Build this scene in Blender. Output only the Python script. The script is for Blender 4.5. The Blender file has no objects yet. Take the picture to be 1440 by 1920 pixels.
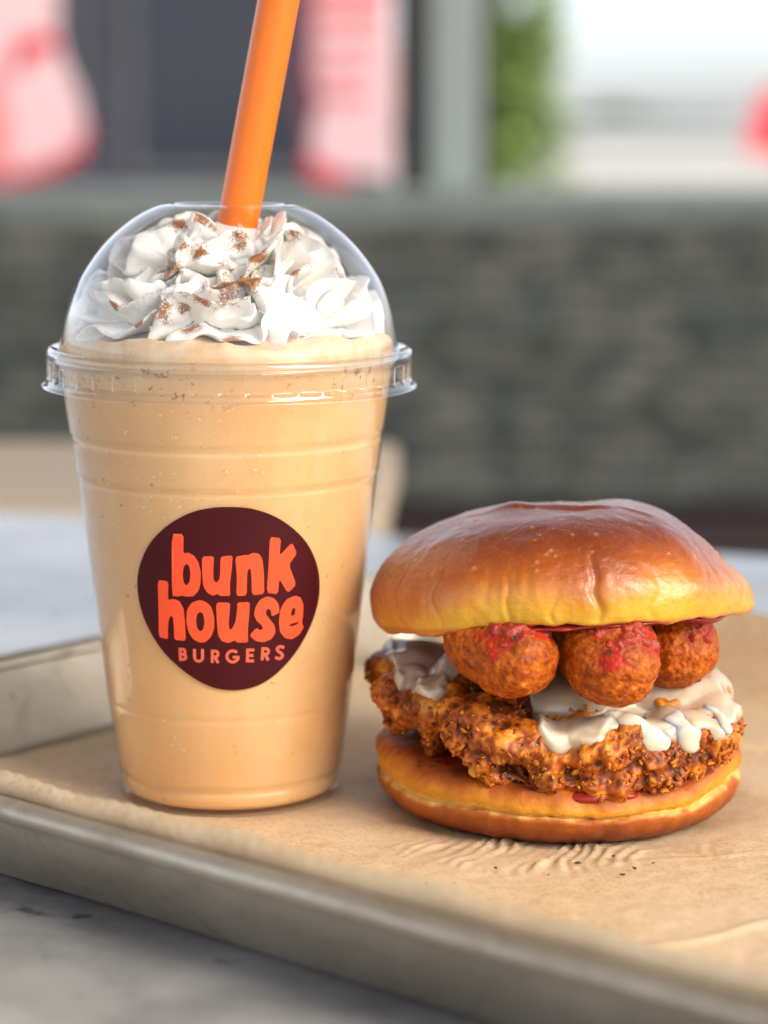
import bpy, bmesh, math, random
import numpy as np
from mathutils import Vector
from mathutils.geometry import delaunay_2d_cdt

R = math.radians
scene = bpy.context.scene
C = scene.collection

# ------------------------------------------------------------------ camera
CAM_H = 0.1753          # metres above the paper on the tray
PITCH = R(9.1)
cam_d = bpy.data.cameras.new('camera')
cam = bpy.data.objects.new('camera', cam_d)
C.objects.link(cam)
cam.location = (0, 0, CAM_H)
cam.rotation_euler = (R(90) - PITCH, 0, 0)
cam_d.sensor_width = 36
cam_d.lens = 80.6
cam_d.clip_start = 0.01
cam_d.clip_end = 2000
cam_d.dof.use_dof = True
cam_d.dof.focus_distance = 0.573
cam_d.dof.aperture_fstop = 6.8
scene.camera = cam

# ------------------------------------------------------------------ light
SUN_EL, SUN_AZ = 40, 118          # azimuth measured clockwise from +Y (view direction)
w = bpy.data.worlds.new('World')
scene.world = w
w.use_nodes = True
nt = w.node_tree
nt.nodes.clear()
sky = nt.nodes.new('ShaderNodeTexSky')
sky.sky_type = 'NISHITA'
sky.sun_disc = False
sky.sun_elevation = R(SUN_EL)
sky.sun_rotation = R(SUN_AZ)
sky.air_density = .65
sky.dust_density = 2.0
sky.ozone_density = .2
bg = nt.nodes.new('ShaderNodeBackground')
bg.inputs['Strength'].default_value = 0.115
wo = nt.nodes.new('ShaderNodeOutputWorld')
hsv = nt.nodes.new('ShaderNodeHueSaturation')          # thin overcast: a paler sky
hsv.inputs['Saturation'].default_value = 0.42
nt.links.new(sky.outputs[0], hsv.inputs['Color'])
nt.links.new(hsv.outputs[0], bg.inputs['Color'])
nt.links.new(bg.outputs[0], wo.inputs['Surface'])

sd = bpy.data.lights.new('sun', 'SUN')
sd.energy = 2.0
sd.angle = R(45)
sd.color = (1.0, 0.90, 0.76)
sun = bpy.data.objects.new('sun', sd)
C.objects.link(sun)
az, el = R(SUN_AZ), R(SUN_EL)
to_sun = Vector((math.sin(az) * math.cos(el), math.cos(az) * math.cos(el), math.sin(el)))
sun.rotation_euler = to_sun.to_track_quat('Z', 'Y').to_euler()

scene.view_settings.view_transform = 'Standard'
scene.view_settings.look = 'None'
scene.view_settings.exposure = 1.58
scene.view_settings.gamma = 1.0
scene.cycles.max_bounces = 10
scene.cycles.transparent_max_bounces = 24
scene.cycles.caustics_reflective = False
scene.cycles.caustics_refractive = False

# ------------------------------------------------------------------ numpy helpers
rng = np.random.RandomState(7)
_perm = np.random.RandomState(3).permutation(256)
_perm = np.concatenate([_perm, _perm, _perm])
_grad = np.random.RandomState(4).normal(size=(256, 3))
_grad /= np.linalg.norm(_grad, axis=1)[:, None]


def perlin(P, s=1.0, off=0.0):
    P = np.asarray(P, float) * s + off
    i = np.floor(P).astype(int)
    f = P - i
    u = f * f * f * (f * (f * 6 - 15) + 10)
    i &= 255
    out = 0
    for dx in (0, 1):
        for dy in (0, 1):
            for dz in (0, 1):
                h = _perm[_perm[_perm[(i[:, 0] + dx) & 255] + ((i[:, 1] + dy) & 255)] + ((i[:, 2] + dz) & 255)]
                g = _grad[h & 255]
                d = g[:, 0] * (f[:, 0] - dx) + g[:, 1] * (f[:, 1] - dy) + g[:, 2] * (f[:, 2] - dz)
                wx = u[:, 0] if dx else 1 - u[:, 0]
                wy = u[:, 1] if dy else 1 - u[:, 1]
                wz = u[:, 2] if dz else 1 - u[:, 2]
                out = out + d * wx * wy * wz
    return out * 1.6


def fbm(P, s, octv=4, off=0.0, gain=.5):
    o, a = 0, 1.0
    for k in range(octv):
        o = o + a * perlin(P, s * 2 ** k, off + 17.3 * k)
        a *= gain
    return o


_jit = np.random.RandomState(9).rand(256, 3)


def worley(P, s, off=0.0):
    P = np.asarray(P, float) * s + off
    i = np.floor(P).astype(int)
    best = np.full(len(P), 9.0)
    for dx in (-1, 0, 1):
        for dy in (-1, 0, 1):
            for dz in (-1, 0, 1):
                c = i + np.array((dx, dy, dz))
                h = _perm[_perm[_perm[c[:, 0] & 255] + (c[:, 1] & 255)] + (c[:, 2] & 255)]
                q = c + _jit[h & 255] - P
                best = np.minimum(best, (q * q).sum(1))
    return np.sqrt(best)


def sstep(a, b, x):
    t = np.clip((x - a) / (b - a), 0, 1)
    return t * t * (3 - 2 * t)


def normals(V, F):
    F = np.asarray(F)
    if F.shape[1] == 4:
        n = np.cross(V[F[:, 2]] - V[F[:, 0]], V[F[:, 3]] - V[F[:, 1]])
    else:
        n = np.cross(V[F[:, 1]] - V[F[:, 0]], V[F[:, 2]] - V[F[:, 0]])
    N = np.zeros_like(V)
    for k in range(F.shape[1]):
        np.add.at(N, F[:, k], n)
    return N / np.maximum(np.linalg.norm(N, axis=1), 1e-15)[:, None]


def cat(pts, n, closed=False):
    """Catmull-Rom through points, n samples per span"""
    P = np.asarray(pts, float)
    m = len(P)
    out = []
    for i in range(m if closed else m - 1):
        if closed:
            a, b, c, d = P[(i - 1) % m], P[i], P[(i + 1) % m], P[(i + 2) % m]
        else:
            a, b, c, d = P[max(i - 1, 0)], P[i], P[i + 1], P[min(i + 2, m - 1)]
        for t in np.arange(n) / n:
            out.append(.5 * (2 * b + (c - a) * t + (2 * a - 5 * b + 4 * c - d) * t * t + (3 * b - a - 3 * c + d) * t ** 3))
    if not closed:
        out.append(P[-1])
    return np.array(out)


# ------------------------------------------------------------------ object helpers
def mesh(name, V, F, smooth=True, attrs=None):
    me = bpy.data.meshes.new(name)
    V = np.asarray(V, float)
    if isinstance(F, np.ndarray):
        F = F.tolist()
    me.from_pydata(V.tolist(), [], F)
    if smooth:
        me.polygons.foreach_set('use_smooth', [True] * len(me.polygons))
    if attrs:
        for k, a in attrs.items():
            at = me.attributes.new(k, 'FLOAT', 'POINT')
            at.data.foreach_set('value', np.asarray(a, np.float32))
    me.update()
    return me


def tag(o, label=None, category=None, group=None, kind=None):
    if label: o['label'] = label
    if category: o['category'] = category
    if group: o['group'] = group
    if kind: o['kind'] = kind
    return o


def link(name, me, mat=None, parent=None, loc=None):
    o = bpy.data.objects.new(name, me)
    C.objects.link(o)
    if mat and not me.materials:
        me.materials.append(mat)
    if parent: o.parent = parent
    if loc is not None: o.location = loc
    return o


def part(name, V, F, mat, parent=None, smooth=True, attrs=None):
    return link(name, mesh(name, V, F, smooth, attrs), mat, parent)


def thing(name, label, category, loc=(0, 0, 0), rz=0.0, group=None, rot=None):
    o = bpy.data.objects.new(name, None)
    C.objects.link(o)
    o.empty_display_size = .02
    o.location = loc
    o.rotation_euler = rot if rot else (0, 0, rz)
    return tag(o, label, category, group)


def lathe(prof, n, close_ring=True):
    prof = np.asarray(prof, float)
    th = np.linspace(0, 2 * np.pi, n, endpoint=False)
    m = len(prof)
    V = np.zeros((m, n, 3))
    V[:, :, 0] = prof[:, 0][:, None] * np.cos(th)
    V[:, :, 1] = prof[:, 0][:, None] * np.sin(th)
    V[:, :, 2] = prof[:, 1][:, None]
    return V.reshape(-1, 3), grid_faces(m, n, True)


def grid_faces(m, n, wrap=False):
    a = np.arange(m * n).reshape(m, n)
    if wrap:
        b = np.roll(a, -1, 1)
        f = np.stack([a[:-1], b[:-1], b[1:], a[1:]], -1)
    else:
        f = np.stack([a[:-1, :-1], a[:-1, 1:], a[1:, 1:], a[1:, :-1]], -1)
    return f.reshape(-1, 4)


def box_vf(x0, x1, y0, y1, z0, z1, bev=0.0):
    bm = bmesh.new()
    bmesh.ops.create_cube(bm, size=1)
    for v in bm.verts:
        v.co = Vector((x0 if v.co.x < 0 else x1, y0 if v.co.y < 0 else y1, z0 if v.co.z < 0 else z1))
    if bev:
        bmesh.ops.bevel(bm, geom=bm.edges[:], offset=bev, segments=3, profile=.5, affect='EDGES')
    bm.verts.index_update()
    V = [v.co[:] for v in bm.verts]
    F = [[v.index for v in f.verts] for f in bm.faces]
    bm.free()
    return np.array(V), F


def box(name, x0, x1, y0, y1, z0, z1, mat, parent=None, bev=0.0):
    V, F = box_vf(x0, x1, y0, y1, z0, z1, bev)
    return part(name, V, F, mat, parent, smooth=False)


def tube_vf(path, radii, n=16, caps=True):
    path = np.asarray(path, float)
    radii = np.broadcast_to(radii, (len(path),))
    T = np.gradient(path, axis=0)
    T /= np.linalg.norm(T, axis=1)[:, None]
    up = np.array([0, 0, 1.0]) if abs(T[0][2]) < .9 else np.array([1.0, 0, 0])
    V = []
    for p, t, r in zip(path, T, radii):
        a = np.cross(up, t); a /= np.linalg.norm(a)
        b = np.cross(t, a); up = np.cross(t, a) if False else up
        for k in range(n):
            q = 2 * np.pi * k / n
            V.append(p + r * (a * math.cos(q) + b * math.sin(q)))
    F = grid_faces(len(path), n, True).tolist()
    if caps:
        F.append(list(range(n))[::-1])
        F.append([(len(path) - 1) * n + k for k in range(n)])
    return np.array(V), F


def remesh(lumps, voxel, smooth_it=6):
    """smooth union of ellipsoids (centre, radii) through a voxel remesh -> V, F(quads)"""
    bm = bmesh.new()
    for (c, r) in lumps:
        g = bmesh.ops.create_icosphere(bm, subdivisions=4, radius=1)
        for v in g['verts']:
            v.co = Vector((c[0] + v.co.x * r[0], c[1] + v.co.y * r[1], c[2] + v.co.z * r[2]))
    me = bpy.data.meshes.new('tmp')
    bm.to_mesh(me); bm.free()
    o = bpy.data.objects.new('tmp', me)
    C.objects.link(o)
    m = o.modifiers.new('r', 'REMESH')
    m.mode = 'VOXEL'; m.voxel_size = voxel
    s = o.modifiers.new('s', 'SMOOTH')
    s.iterations = smooth_it; s.factor = .5
    dg = bpy.context.evaluated_depsgraph_get()
    dg.update()
    ev = o.evaluated_get(dg).to_mesh()
    V = np.zeros(len(ev.vertices) * 3); ev.vertices.foreach_get('co', V); V = V.reshape(-1, 3)
    F = [list(p.vertices) for p in ev.polygons]
    o.evaluated_get(dg).to_mesh_clear()
    bpy.data.objects.remove(o)
    bpy.data.meshes.remove(me)
    Fq = np.array([f if len(f) == 4 else f + [f[-1]] for f in F])
    return V, F, Fq


# ------------------------------------------------------------------ material helpers
class NT:
    def __init__(s, name):
        s.m = bpy.data.materials.new(name)
        s.m.use_nodes = True
        s.t = s.m.node_tree
        s.p = s.t.nodes['Principled BSDF']
        s.out = s.t.nodes['Material Output']
        s.co = s.t.nodes.new('ShaderNodeTexCoord').outputs['Object']

    def n(s, typ, **kw):
        nd = s.t.nodes.new(typ)
        for k, v in kw.items():
            setattr(nd, k, v)
        return nd

    def set(s, sock, val):
        i = s.p.inputs[sock]
        if isinstance(val, (int, float, tuple, list)):
            i.default_value = (tuple(val) + (1,))[:4] if isinstance(val, (tuple, list)) and i.type == 'RGBA' else val
        else:
            s.t.links.new(val, i)
        return s

    def inp(s, nd, i, val):
        if isinstance(val, (int, float)):
            nd.inputs[i].default_value = val
        elif isinstance(val, (tuple, list)):
            nd.inputs[i].default_value = (tuple(val) + (1,))[:4] if nd.inputs[i].type == 'RGBA' else val
        else:
            s.t.links.new(val, nd.inputs[i])

    def noise(s, scale, detail=3, rough=.55, dist=0, vec=None):
        nd = s.n('ShaderNodeTexNoise')
        s.inp(nd, 'Vector', vec or s.co)
        nd.inputs['Scale'].default_value = scale
        nd.inputs['Detail'].default_value = detail
        nd.inputs['Roughness'].default_value = rough
        nd.inputs['Distortion'].default_value = dist
        return nd.outputs['Fac']

    def voro(s, scale, feature='F1', vec=None):
        nd = s.n('ShaderNodeTexVoronoi', feature=feature)
        s.inp(nd, 'Vector', vec or s.co)
        nd.inputs['Scale'].default_value = scale
        return nd.outputs['Distance']

    def ramp(s, fac, stops, interp='LINEAR'):
        nd = s.n('ShaderNodeValToRGB')
        nd.color_ramp.interpolation = interp
        e = nd.color_ramp.elements
        while len(e) < len(stops): e.new(.5)
        for el, (p, c) in zip(e, stops):
            el.position = p
            el.color = (tuple(c) + (1,))[:4] if isinstance(c, (tuple, list)) else (c, c, c, 1)
        s.inp(nd, 'Fac', fac)
        return nd.outputs['Color']

    def mix(s, fac, a, b, blend='MIX'):
        nd = s.n('ShaderNodeMix', data_type='RGBA', blend_type=blend)
        s.inp(nd, 0, fac); s.inp(nd, 6, a); s.inp(nd, 7, b)
        return nd.outputs[2]

    def math(s, op, a, b=0.0, c=None):
        nd = s.n('ShaderNodeMath', operation=op)
        s.inp(nd, 0, a); s.inp(nd, 1, b)
        if c is not None: s.inp(nd, 2, c)
        return nd.outputs[0]

    def attr(s, name):
        return s.n('ShaderNodeAttribute', attribute_name=name).outputs['Fac']

    def mapping(s, scale=(1, 1, 1), rot=(0, 0, 0)):
        nd = s.n('ShaderNodeMapping')
        nd.inputs['Scale'].default_value = scale
        nd.inputs['Rotation'].default_value = rot
        s.t.links.new(s.co, nd.inputs['Vector'])
        return nd.outputs[0]

    def sep(s, axis):
        nd = s.n('ShaderNodeSeparateXYZ')
        s.t.links.new(s.co, nd.inputs[0])
        return nd.outputs[axis]

    def bump(s, h, strength=.3, dist=.0005):
        nd = s.n('ShaderNodeBump')
        nd.inputs['Strength'].default_value = strength
        nd.inputs['Distance'].default_value = dist
        s.inp(nd, 'Height', h)
        s.t.links.new(nd.outputs[0], s.p.inputs['Normal'])
        return nd.outputs[0]

    def sss(s, weight, radius, scale):
        s.set('Subsurface Weight', weight)
        s.p.inputs['Subsurface Radius'].default_value = radius
        s.set('Subsurface Scale', scale)
        return s


def plain(name, col, rough=.5, metal=0.0, spec=None):
    t = NT(name)
    t.set('Base Color', col).set('Roughness', rough).set('Metallic', metal)
    if spec is not None: t.set('Specular IOR Level', spec)
    return t.m


def thin_plastic(name, tint=(.97, .975, .975), rough=.04, gain=1.7, bump_scale=None, bump_s=.1):
    t = NT(name)
    t.t.nodes.remove(t.p)
    bf = t.n('ShaderNodeNewGeometry').outputs['Backfacing']
    ior = t.math('ADD', t.math('MULTIPLY', bf, 1 / 1.5 - 1.5), 1.5)
    fr = t.n('ShaderNodeFresnel')
    t.t.links.new(ior, fr.inputs['IOR'])
    fac = t.n('ShaderNodeMath', operation='MULTIPLY', use_clamp=True)
    t.t.links.new(fr.outputs[0], fac.inputs[0]); fac.inputs[1].default_value = gain
    tr = t.n('ShaderNodeBsdfTransparent'); tr.inputs[0].default_value = tint + (1,)
    gl = t.n('ShaderNodeBsdfGlossy'); gl.inputs['Roughness'].default_value = rough
    gl.inputs['Color'].default_value = (1, 1, 1, 1)
    if bump_scale:
        b = t.n('ShaderNodeBump'); b.inputs['Strength'].default_value = bump_s; b.inputs['Distance'].default_value = .0004
        t.t.links.new(t.noise(bump_scale, 2), b.inputs['Height'])
        t.t.links.new(b.outputs[0], gl.inputs['Normal'])
        t.t.links.new(b.outputs[0], fr.inputs['Normal'])
    mx = t.n('ShaderNodeMixShader')
    t.t.links.new(fac.outputs[0], mx.inputs[0])
    t.t.links.new(tr.outputs[0], mx.inputs[1]); t.t.links.new(gl.outputs[0], mx.inputs[2])
    t.t.links.new(mx.outputs[0], t.out.inputs['Surface'])
    return t.m


# ================================================================== THE SETTING
GZ = -0.765                                    # pavement level (paper on the tray is z = 0)
t = NT('pavement')
t.set('Base Color', t.mix(t.noise(.6, 4), (.34, .325, .295), (.44, .42, .385))).set('Roughness', .85)
M_pave = t.m
V = np.array([[-700, -300, GZ], [700, -300, GZ], [700, 900, GZ], [-700, 900, GZ]], float)
tag(part('ground', V, [[0, 1, 2, 3]], M_pave, smooth=False), kind='structure')
t = NT('terrace_floor')
t.set('Base Color', t.mix(t.noise(3, 4), (.12, .10, .09), (.17, .15, .13))).set('Roughness', .6)
o = box('terrace_floor', -5, 5, -3, 3.6, GZ + .004, GZ + .06, t.m)
tag(o, kind='structure')

# ------------------------------------------------------------------ marble table
t = NT('marble')
n1 = t.noise(12, 5, .55, .3)
n2 = t.noise(42, 5, .6, .15)
c = t.ramp(n1, [(.34, (.16, .16, .158)), (.5, (.27, .267, .26)), (.68, (.47, .462, .445))])
c = t.mix(t.ramp(n2, [(.45, 0.0), (.66, .7)]), c, (.36, .355, .345))
c = t.mix(t.ramp(t.noise(60, 3), [(.66, 0.0), (.72, .8)]), c, (.05, .05, .05))
t.set('Base Color', c).set('Roughness', .12)
M_marble = t.m
M_iron = plain('black_iron', (.02, .02, .022), .45, .6)
TZ = -.0024
table = thing('marble_table', 'grey mottled marble table top under the metal tray', 'table', (.02, .685, GZ + .06), R(-19))
zt = TZ - (GZ + .06)
box('table_top', -1.1, .62, -.55, .335, zt - .028, zt, M_marble, table, .003)
V, F = tube_vf([(-.2, -.1, .03), (-.2, -.1, zt - .028)], .04, 20)
part('pedestal', V, F, M_iron, table)
V, F = box_vf(-.5, .1, -.4, .2, 0, .03, .006)
part('base_plate', V, F, M_iron, table, smooth=False)

# ------------------------------------------------------------------ pale side table behind
t = NT('pale_wood')
gr = t.noise(14, 4, .5, .4, t.mapping((1, 9, 9)))
t.set('Base Color', t.mix(gr, (.56, .43, .29), (.66, .53, .37))).set('Roughness', .6).set('Specular IOR Level', .25)
M_wood = t.m
st = thing('side_table', 'pale beige wooden table beyond the marble table, behind the cup', 'table', (-.42, 1.27, GZ + .06), R(-2))
zs = -.004 - (GZ + .06)
box('table_top', -.55, .424, -.135, .135, zs - .03, zs, M_wood, st, .006)
for sx in (-.5, .36):
    for sy in (-.10, .10):
        V, F = box_vf(sx - .02, sx + .02, sy - .02, sy + .02, 0, zs - .03)
        part('leg', V, F, M_iron, st, smooth=False)

# ------------------------------------------------------------------ plaid bench
t = NT('plaid_fabric')
u, v = t.sep(0), t.sep(2)
vx = t.mapping((1, 1, .05)); vz = t.mapping((.05, 1, 1))
warp = t.noise(26, 2, .5, 0, vx); weft = t.noise(30, 2, .5, 0, vz)
blk = t.noise(20, 2, .6, .3, t.mapping((.8, 1, 1.5)))
c = t.ramp(warp, [(.30, (.020, .022, .020)), (.45, (.060, .062, .055)), (.56, (.085, .080, .075)), (.68, (.15, .14, .13))])
c2 = t.ramp(weft, [(.32, (.020, .023, .024)), (.5, (.065, .068, .066)), (.66, (.15, .14, .125))])
c = t.mix(.5, c, c2)
c = t.mix(t.ramp(blk, [(.52, 0.0), (.60, .85)]), c, (.17, .145, .125))
c = t.mix(t.ramp(t.noise(13, 2, .5, .3), [(.55, 0.0), (.68, .6)]), c, (.07, .085, .10))
c = t.mix(t.ramp(t.noise(11, 2, .5, .8, t.mapping((1.1, 1, 1.3), (0, 0, .4))), [(.55, 0.0), (.70, .5)]), c, (.075, .075, .04))
br = t.n('ShaderNodeTexBrick')
mp = t.n('ShaderNodeCombineXYZ'); t.inp(mp, 0, t.math('ADD', t.sep(0), t.math('MULTIPLY', t.noise(9, 2), .05))); t.inp(mp, 1, t.math('ADD', t.sep(2), t.math('MULTIPLY', t.noise(7, 2), .03)))
t.inp(br, 'Vector', mp.outputs[0])
br.inputs['Color1'].default_value = (.018, .022, .022, 1); br.inputs['Color2'].default_value = (.36, .33, .285, 1); br.inputs['Mortar'].default_value = (.025, .03, .028, 1)
br.inputs['Scale'].default_value = 1; br.inputs['Brick Width'].default_value = .052; br.inputs['Row Height'].default_value = .027; br.inputs['Mortar Size'].default_value = .004
c = t.mix(1.0, c, (1.25, 1.34, 1.30), 'MULTIPLY')
c = t.mix(.46, c, br.outputs['Color'])
c = t.mix(1.0, c, (1.15, 1.22, 1.17), 'MULTIPLY')
t.set('Base Color', c).set('Roughness', .95).set('Sheen Weight', .15)
t.bump(t.noise(420, 2), .5, .002)
M_plaid = t.m
bench = thing('bench', 'long dark plaid upholstered bench back running behind the tables', 'bench', (0, 3.0, GZ + .06))
zb = lambda z: z - (GZ + .06)
V, F = box_vf(-2.6, 2.6, 0, .11, zb(-.302), zb(.085), .025)
part('backrest', V, F, M_plaid, bench, smooth=False)
M_seat = NT('seat_leather')
M_seat.set('Base Color', M_seat.mix(M_seat.noise(8, 3), (.055, .028, .030), (.085, .045, .045))).set('Roughness', .45)
V, F = box_vf(-2.6, 2.6, -.48, 0.0, zb(-.40), zb(-.304), .03)
part('seat', V, F, M_seat.m, bench, smooth=False)
V, F = box_vf(-2.6, 2.6, -.40, .10, 0, zb(-.402))
part('bench_base', V, F, M_iron, bench, smooth=False)

# ------------------------------------------------------------------ frame behind the bench
t = NT('sage_paint')
t.set('Base Color', t.mix(t.noise(5, 3), (.44, .50, .47), (.52, .57, .54))).set('Roughness', .4)
M_sage = t.m
t = NT('rail_paint'); t.set('Base Color', t.mix(t.noise(5, 3), (.27, .30, .275), (.33, .36, .33))).set('Roughness', .5)
M_rail = t.m
M_bronze = plain('dark_bronze', (.055, .050, .042), .45, .3)
fr = thing('terrace_frame', 'grey green metal post on a long low rail behind the bench', 'railing', (0, 3.22, GZ + .06))
box('rail', -3.2, 3.2, -.08, .10, zb(.02), zb(.117), M_rail, fr, .01)
box('rail_support', -3.2, 3.2, -.06, .08, 0, zb(.02), M_bronze, fr)
box('post', .062, .131, -.05, .05, zb(.117), zb(1.9), M_sage, fr, .006)
box('post_jamb', .017, .0615, -.03, .06, zb(.117), zb(1.9), M_bronze, fr)
box('post_jamb', .1315, .143, -.03, .06, zb(.117), zb(1.9), M_bronze, fr)

M_blocker = plain('sky_blocker_paint', (.42, .39, .35), .8)
o = box('unseen_sky_blocker', -4.5, 4.5, -.55, 2.6, 1.90, 1.94, M_blocker)  # slab added out of view to cut overhead sky light and deepen contrast
tag(o, kind='structure')

# ------------------------------------------------------------------ red trimmed signs beyond the rail
M_white = plain('white_board', (.66, .44, .46), .5)
M_red = plain('red_paint', (.56, .012, .03), .45)
M_pink = plain('pink_paint', (.66, .20, .21), .5)
M_wine = plain('wine_paint', (.16, .03, .055), .5)


def slab(poly, y0, y1):
    n = len(poly)
    V = [(x, y0, z) for x, z in poly] + [(x, y1, z) for x, z in poly]
    F = [list(range(n))[::-1] if False else list(range(n)), [n + k for k in range(n)][::-1]]
    F += [[k, n + k, n + (k + 1) % n, (k + 1) % n] for k in range(n)]
    return np.array(V, float), F


def bgx(px, y): return (px - 720) / 4300 * y / math.cos(PITCH) * .987
def bgz(py, y): return CAM_H + y * math.tan(-PITCH - math.atan((py - 960) / 4300))


def prof(pts, y): return [(bgx(a, y), bgz(b, y) - GZ) for a, b in pts]


Y1 = 5.2
s1 = thing('sign_board', 'white sign board with red edging and pink side, left of the orange straw', 'sign', (0, Y1, GZ), group=None)
V, F = slab(prof([(-160, 330), (20, 325), (95, 305), (150, 275), (163, 235), (150, 170), (128, 120), (112, 60), (118, -40), (-160, -40)], Y1), 0, .03)
part('board', V, F, M_white, s1, smooth=False)
V, F = slab(prof([(-160, 352), (40, 342), (110, 322), (160, 290), (172, 236), (163.5, 235), (150.3, 275.2), (95, 305.4), (20, 325.4), (-160, 330.4)], Y1), .002, .028)
part('edging', V, F, M_red, s1, smooth=False)
V, F = slab(prof([(30, 130), (48, 70), (112, 62), (120, 95), (75, 100), (55, 135)], Y1), -.004, -.001)
part('red_emblem', V, F, M_red, s1, smooth=False)
V, F = slab(prof([(-150, 320), (30, 312), (28, 220), (12, 120), (-150, 120)], Y1), -.006, -.002)
part('pink_panel', V, F, M_pink, s1, smooth=False)
V, F = slab(prof([(-20, 345), (-8, 345), (-8, 700), (-20, 700)], Y1), .031, .05)
pl = part('sign_pole', V, F, M_bronze, s1, smooth=False)
for i_, vtx in enumerate(pl.data.vertices):
    vtx.co.z = max(vtx.co.z, 0.0) if vtx.co.z > .5 else 0.0

Y2 = 5.0
s2 = thing('sign_board', 'tall narrow white sign with pink stripes and red lower edge beside the post', 'sign', (0, Y2, GZ))
V, F = slab(prof([(592, -40), (592, 150), (604, 185), (592, 230), (583, 280), (600, 305), (650, 325), (735, 330), (733, 225), (748, 190), (754, 150), (742, 115), (728, 60), (728, -40)], Y2), 0, .03)
part('board', V, F, M_white, s2, smooth=False)
V, F = slab(prof([(583, 281), (572, 300), (580, 330), (610, 348), (660, 350), (650, 326), (600, 305.6)], Y2), .002, .028)
part('edging', V, F, M_red, s2, smooth=False)
V, F = slab(prof([(562, -40), (562, 160), (575, 280), (582, 280), (591, 230), (602, 185), (591, 150), (591, -40)], Y2), .002, .028)
part('side_strip', V, F, M_wine, s2, smooth=False)
for (ya, yb, xa, xb) in ((8, 40, 594, 726), (72, 88, 596, 715), (122, 142, 600, 690), (170, 192, 606, 690), (-30, -8, 594, 726)):
    V, F = slab(prof([(xa, ya), (xa, yb), (xb, yb), (xb, ya)], Y2), -.004, -.001)
    part('stripe', V, F, M_pink, s2, smooth=False)
V, F = slab(prof([(640, 351), (652, 351), (652, 700), (640, 700)], Y2), .004, .026)
pl = part('sign_pole', V, F, M_bronze, s2, smooth=False)
for vtx in pl.data.vertices:
    if vtx.co.z < .6: vtx.co.z = 0.0

# ------------------------------------------------------------------ dark shopfront, left
t = NT('dark_wall')
t.set('Base Color', t.ramp(t.noise(1.3, 3, .6), [(.35, (.018, .019, .028)), (.6, (.04, .042, .058)), (.75, (.085, .085, .105))])).set('Roughness', .6)
M_dwall = t.m
M_dglass = plain('dark_glass', (.02, .024, .035), .18)
M_grey = plain('grey_trim', (.11, .112, .125), .5)
sf = thing('shopfront', 'dark blue grey shopfront far behind the straw', 'building', (0, 12, GZ))
box('wall', -6, .02, 0, 4, 0, 2.0, M_dwall, sf)
box('base_course', -6, .021, -.05, -.001, 0, .72, M_grey, sf)
box('roof', -6.15, .16, -.15, 4.15, 2.001, 2.08, M_grey, sf)
for i in range(4):
    x0 = -1.62 + i * -1.35 + .35
    wd = part('window', *box_vf(x0 - .05, x0 + .95, -.04, -.002, .78, 1.85), M_grey, sf, smooth=False)
    part('pane', *box_vf(x0, x0 + .9, -.052, -.041, .83, 1.8), M_dglass, wd, smooth=False)

# ------------------------------------------------------------------ parking lot beyond, far building, trees
t = NT('asphalt')
t.set('Base Color', t.mix(t.noise(.25, 4), (.27, .265, .25), (.38, .37, .345))).set('Roughness', .9)
V = np.array([[-60, 18, GZ + .004], [120, 18, GZ + .004], [120, 130, GZ + .004], [-60, 130, GZ + .004]], float)
tag(part('parking_lot', V, [[0, 1, 2, 3]], t.m, smooth=False), kind='structure')

M_wallp = plain('pale_render', (.42, .43, .43), .8)
M_roof = plain('pale_roof', (.33, .35, .36), .7)
hb = thing('far_building', 'low pale grey building with a gabled roof across the parking lot', 'building', (bgx(1150, 140), 140, GZ))
box('wall', -5.2, 9.5, 0, 10, 0, 1.5, M_wallp, hb)
V = np.array([[-5.6, -.4, 1.5], [9.9, -.4, 1.5], [9.9, 10.4, 1.5], [-5.6, 10.4, 1.5], [-5.0, 5, 2.35], [9.3, 5, 2.2]], float)
part('roof', V, [[0, 1, 5, 4], [1, 2, 5], [2, 3, 4, 5], [3, 0, 4], [3, 2, 1, 0]], M_roof, hb, smooth=False)


def leaf_mat(name, a, b):
    t = NT(name)
    t.set('Base Color', t.mix(t.n('ShaderNodeObjectInfo').outputs['Random'], a, b))
    c = t.mix(t.ramp(t.noise(6, 3), [(.35, 0.0), (.65, 1.0)]), a, b)
    t.set('Base Color', c).set('Roughness', .6)
    t.set('Transmission Weight', 0.0)
    return t.m


M_leaf = leaf_mat('bright_leaf', (.11, .175, .035), (.17, .25, .05))
M_leaf2 = leaf_mat('far_leaf', (.06, .09, .05), (.10, .13, .08))
t = NT('bark'); t.set('Base Color', t.mix(t.noise(20, 4), (.07, .05, .035), (.14, .10, .07))).set('Roughness', .9)
M_bark = t.m


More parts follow.
